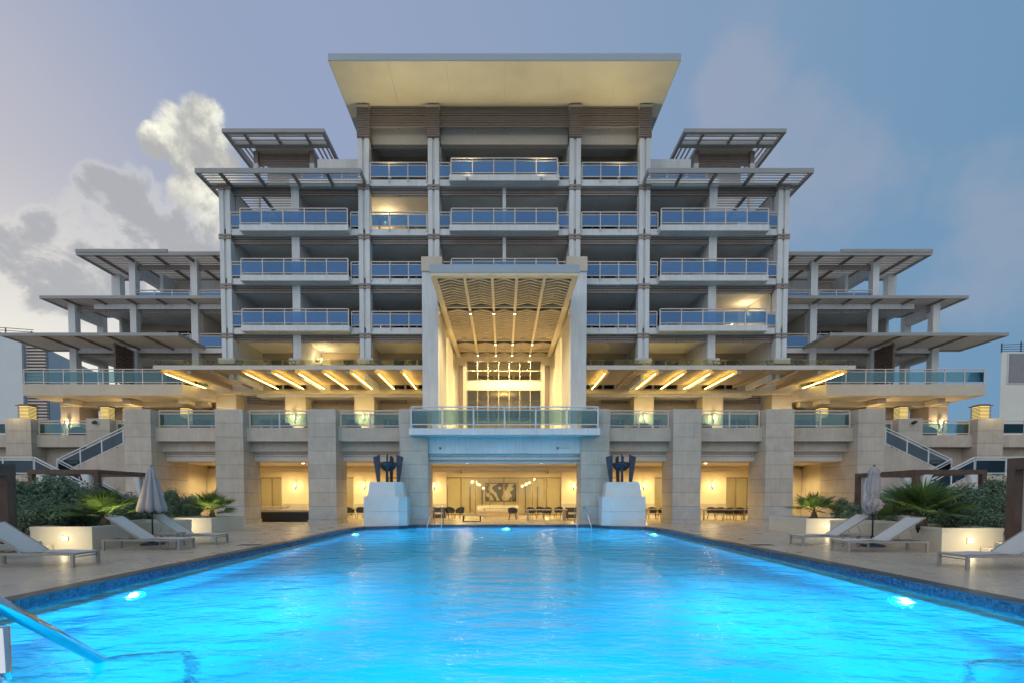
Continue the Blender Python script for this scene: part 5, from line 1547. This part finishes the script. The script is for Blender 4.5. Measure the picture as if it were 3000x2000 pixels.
# painting on the inner wall
def art_mat():
    m = bpy.data.materials.new('abstract_print'); m.use_nodes = True
    t = m.node_tree; n = t.nodes; l = t.links; b = n['Principled BSDF']
    g = n.new('ShaderNodeNewGeometry'); w = n.new('ShaderNodeTexWave'); w.inputs['Scale'].default_value = .35; w.inputs['Distortion'].default_value = 14; w.inputs['Detail'].default_value = 4
    l.new(g.outputs['Position'], w.inputs['Vector'])
    r = n.new('ShaderNodeValToRGB'); r.color_ramp.elements[0].position = .42; r.color_ramp.elements[1].position = .58
    r.color_ramp.elements[0].color = (.16, .13, .10, 1); r.color_ramp.elements[1].color = (.70, .64, .50, 1)
    l.new(w.outputs['Fac'], r.inputs[0]); l.new(r.outputs[0], b.inputs['Base Color'])
    return m
M['art'] = art_mat()
x0, x1 = W(1424, 1440, 50.9)[0], W(1510, 1440, 50.9)[0]
e = empty('wall_painting', ((x0 + x1) / 2, 50.95, 1.2)); tag(e, 'large black and white abstract painting on the wall behind the lounge doors', 'painting')
MB().box(x0, x1, 50.93, 50.985, HH(1465, 50.9), HH(1415, 50.9)).build('canvas', M['art'], e)
fr = MB()
za, zb_ = HH(1465, 50.9), HH(1415, 50.9)
fr.box(x0 - .06, x0 - .001, 50.9, 50.99, za - .06, zb_ + .06).box(x1 + .001, x1 + .06, 50.9, 50.99, za - .06, zb_ + .06).box(x0, x1, 50.9, 50.99, za - .06, za - .001).box(x0, x1, 50.9, 50.99, zb_ + .001, zb_ + .06)
fr.build('picture_frame', M['black'], e)
# ================================================================== plants
def leaf_mat(name, c1, c2, trans=.35, rough=.45):
    m = bpy.data.materials.new(name); m.use_nodes = True
    t = m.node_tree; n = t.nodes; l = t.links; b = n['Principled BSDF']
    g = n.new('ShaderNodeNewGeometry')
    mx_ = n.new('ShaderNodeMix'); mx_.data_type = 'RGBA'; l.new(g.outputs['Random Per Island'], mx_.inputs[0])
    mx_.inputs[6].default_value = c1 + (1,); mx_.inputs[7].default_value = c2 + (1,)
    l.new(mx_.outputs[2], b.inputs['Base Color']); b.inputs['Roughness'].default_value = rough
    tr = n.new('ShaderNodeBsdfTranslucent'); l.new(mx_.outputs[2], tr.inputs[0])
    ms = n.new('ShaderNodeMixShader'); ms.inputs[0].default_value = trans
    out = n['Material Output']; l.new(b.outputs[0], ms.inputs[1]); l.new(tr.outputs[0], ms.inputs[2]); l.new(ms.outputs[0], out.inputs[0])
    return m
M['leaf'] = leaf_mat('shrub_leaf', (.06, .12, .06), (.24, .32, .21))
M['palm'] = leaf_mat('fan_palm_leaf', (.055, .11, .03), (.13, .20, .05), .4)
M['bark'] = mat('palm_fibre', (.13, .085, .05), .9, .4, 12, .6, 30, coord='obj')
def shrub_mesh(seed, nl=5200):
    rnd = random.Random(seed); m = MB()
    blobs = []
    for k in range(16):
        a = rnd.uniform(0, 6.28); r = rnd.uniform(0, .75)
        blobs.append((Vector((r * math.cos(a), r * math.sin(a) * .8, rnd.uniform(.35, .95) * (1 - .25 * r))), rnd.uniform(.26, .42)))
    for i in range(nl):
        c_, br = blobs[rnd.randrange(len(blobs))]
        d = Vector((rnd.gauss(0, 1), rnd.gauss(0, 1), rnd.gauss(0, 1))).normalized()
        p = c_ + d * br * (rnd.random() ** .35)
        if rnd.random() < .06: p += d * rnd.uniform(.03, .16)
        if p.z < .03: p.z = abs(p.z) + .03
        n_ = (d + Vector((rnd.uniform(-.8, .8), rnd.uniform(-.8, .8), rnd.uniform(-.2, 1.0)))).normalized()
        t = n_.cross(Vector((rnd.uniform(-1, 1), rnd.uniform(-1, 1), rnd.uniform(-1, 1)))).normalized(); b = n_.cross(t)
        L_ = rnd.uniform(.035, .062); w = L_ * .42
        m.add([p - t * L_, p - b * w + n_ * .006, p + t * L_, p + b * w + n_ * .006], [(0, 1, 2), (0, 2, 3)])
    return m
sm = [shrub_mesh(k).mesh(M['leaf'], 'shrub_foliage') for k in (1, 2, 3)]
def shrub_stem():
    m = MB(); rnd = random.Random(4)
    for k in range(7):
        a = k * .9; m.tube([(0.05 * math.cos(a), .05 * math.sin(a), 0), (.2 * math.cos(a), .18 * math.sin(a), .35), (.45 * math.cos(a + .2), .4 * math.sin(a + .2), .8)], .022, 5, .008)
    return m.mesh(M['bark'], 'shrub_stems')
sst = shrub_stem()
def shrub(u, v, Z, w, h, k, label, zb=.36):
    x = W(u, v, Z)[0]
    e = empty('shrub', (x, Z, zb)); tag(e, label, 'shrub', 'leafy shrubs round the cabanas')
    inst('foliage', sm[k % 3], e, (x, Z, zb), (0, 0, k * 1.3), (w / 2, w / 2 * .9, h / 1.15))
    inst('stems', sst, e, (x, Z, zb), (0, 0, k), (w / 2, w / 2, h / 1.15))
SH = [(30, 1500, 16.6, 2.3, 1.35, 'shrub at the left edge, behind the nearest lounger back'), (110, 1480, 18.2, 2.6, 2.0, 'tall dense shrub below the staircase landing, left of the cabana'), (60, 1490, 17.4, 2.0, 1.7, 'dark shrub just right of the left edge post'), (190, 1480, 18.4, 2.6, 2.0, 'tall dense shrub in front of the left cabana beam'), (270, 1490, 18.6, 2.2, 1.75, 'dense shrub behind the near left palm'), (150, 1510, 16.4, 2.2, 1.2, 'low shrub above the left planter wall'), (215, 1515, 16.6, 1.8, 1.05, 'low shrub just left of the near left palm'), (380, 1500, 20.9, 1.9, 1.45, 'shrub behind the closed umbrella'), (500, 1480, 24.0, 2.0, 1.55, 'shrub between the closed umbrella and the far left palm'), (560, 1485, 24.6, 1.7, 1.35, 'shrub right behind the far left palm'), (450, 1500, 21.5, 1.6, 1.2, 'small shrub right of the closed umbrella pole'),
      (2466, 1495, 22.0, 1.6, 1.15, 'small shrub right of the small lit palm'), (2520, 1500, 23.5, 1.3, .9, 'little shrub at the foot of the right cabana post'), (2600, 1490, 21.0, 2.2, 1.5, 'shrub under the right cabana, by the tied umbrella'), (2650, 1490, 21.6, 1.8, 1.5, 'shrub just behind the big right palm'), (2760, 1490, 18.6, 2.2, 1.55, 'shrub right of the big palm, under the cabana beam'), (2830, 1490, 18.2, 2.3, 1.75, 'tall dense shrub below the right staircase'), (2910, 1485, 18.0, 2.4, 1.85, 'tall dense shrub left of the right edge post'), (2960, 1500, 16.8, 2.0, 1.3, 'shrub at the right edge behind the post'), (2850, 1515, 15.8, 1.7, .95, 'low shrub above the right planter wall')]
for i, (u, v, Z, w, h, lab) in enumerate(SH): shrub(u, v, Z, w, h, i, lab)
# fan palms
def fan_mesh(n=25, R_=.72, span=215):
    """fan leaf: petiole along +x from the origin, blade spread of pleated segments beyond it"""
    m = MB()
    for k in range(n):
        a = R(-span / 2 + span * k / (n - 1)); da = R(span / (n - 1)) * .5
        ln = R_ * (1 - .25 * abs(a / R(span / 2)) ** 2) * (1 + .04 * math.sin(k * 2.3))
        def pt(r, an, dz): return (r * math.cos(an), r * math.sin(an), dz - .07 * (r / R_) ** 2 * R_ + .16 * abs(math.sin(an)) * r)
        v = [(0, 0, 0), pt(ln * .46, a - da * .86, -.010), pt(ln * .46, a, .022), pt(ln * .46, a + da * .86, -.010), pt(ln, a, -.02 - .02 * (k % 3))]
        m.add(v, [(0, 1, 2), (0, 2, 3), (1, 4, 2), (2, 4, 3)])
    return m.mesh(M['palm'], 'frond_blade')
fanm = fan_mesh()
def palm(x, y, zb, nf, rad, h, seed, label, up=None, watts=30, tall=.25):
    rnd = random.Random(seed)
    e = empty('fan_palm', (x, y, zb)); tag(e, label, 'palm', 'fan palms in the planters')
    MB().lathe([(.13, -.15), (.15, 0), (.13, tall * .5), (.09, tall), (.02, tall + .06)], (x, y, zb), 10).build('trunk', M['bark'], e)
    c0 = Vector((x, y, zb + tall * .8))
    for k in range(nf):
        a = k * 2.399 + rnd.uniform(-.3, .3); t = (k + .5) / nf
        el = R(84 - 70 * t ** 1.2 + rnd.uniform(-7, 7)); pl = rad * (.40 + .30 * t) * rnd.uniform(.85, 1.1)
        d = Vector((math.cos(a) * math.cos(el), math.sin(a) * math.cos(el), math.sin(el)))
        tip = c0 + d * pl + Vector((0, 0, -.10 * t * pl))
        pe = MB().tube([c0, c0 + d * pl * .5 + Vector((0, 0, .04)), tip], .014, 5, .009).build('petiole', M['palm'], e)
        sc = rad * rnd.uniform(.85, 1.05)
        droop = el - R(4 + 16 * t)
        o = bpy.data.objects.new('frond', fanm); o.location = tip
        q = Vector((math.cos(a) * math.cos(droop), math.sin(a) * math.cos(droop), math.sin(droop)))
        o.rotation_euler = (rnd.uniform(-.35, .35), -droop, a); o.scale = (sc, sc, sc)
        link(o, e)
    return e
def uplight(x, y, z, tgt, watts, label, col=(1.0, .86, .40)):
    e = empty('garden_uplight', (x, y, z)); tag(e, label, 'garden light', 'uplights below the palms')
    MB().lathe([(.03, -.08), (.03, 0), (.06, .02), (.06, .12), (.05, .12)], (x, y, z), 10, cap=False).build('housing', M['black'], e)
    MB().lathe([(.001, .105), (.05, .105)], (x, y, z), 10, cap=False).build('lens', M['lamp'], e)
    spot(e, (x, y, z + .14), tgt, watts, col, 130, .7, .06)
palm(W(307, 1530, 16.6)[0], 16.6, .66, 17, 1.0, 1.3, 3, 'large fan palm lit from below in the near left planter')
palm(W(622, 1508, 23.2)[0], 23.2, .64, 15, 1.05, 1.2, 5, 'fan palm lit from below in the far left planter')
palm(W(2385, 1510, 22.4)[0], 22.4, .64, 12, 1.0, 1.1, 8, 'small fan palm lit from below in the far right planter')
palm(W(2700, 1522, 16.2)[0], 16.2, .66, 18, 1.25, 1.3, 11, 'large fan palm behind the tall lounger back in the near right planter')
palm(W(2880, 1530, 16.3)[0], 16.3, .60, 8, .5, .6, 13, 'small low palm at the right end of the near right planter', tall=.1)
def upl(u, v, Z, z, w, lab, du=.0):
    x = W(u, v, Z)[0]; uplight(x, Z, z, (x + du, Z + .25, z + 1.2), w, lab)
upl(296, 1530, 15.85, .62, 55, 'uplight under the large palm in the near left planter')
upl(345, 1530, 16.4, .62, 45, 'second uplight right of the large palm in the near left planter', -.2)
upl(606, 1510, 22.6, .60, 75, 'uplight under the palm in the far left planter')
upl(2373, 1512, 21.8, .60, 60, 'uplight under the small palm in the far right planter')
upl(2690, 1522, 15.3, .60, 22, 'uplight under the large palm in the near right planter')
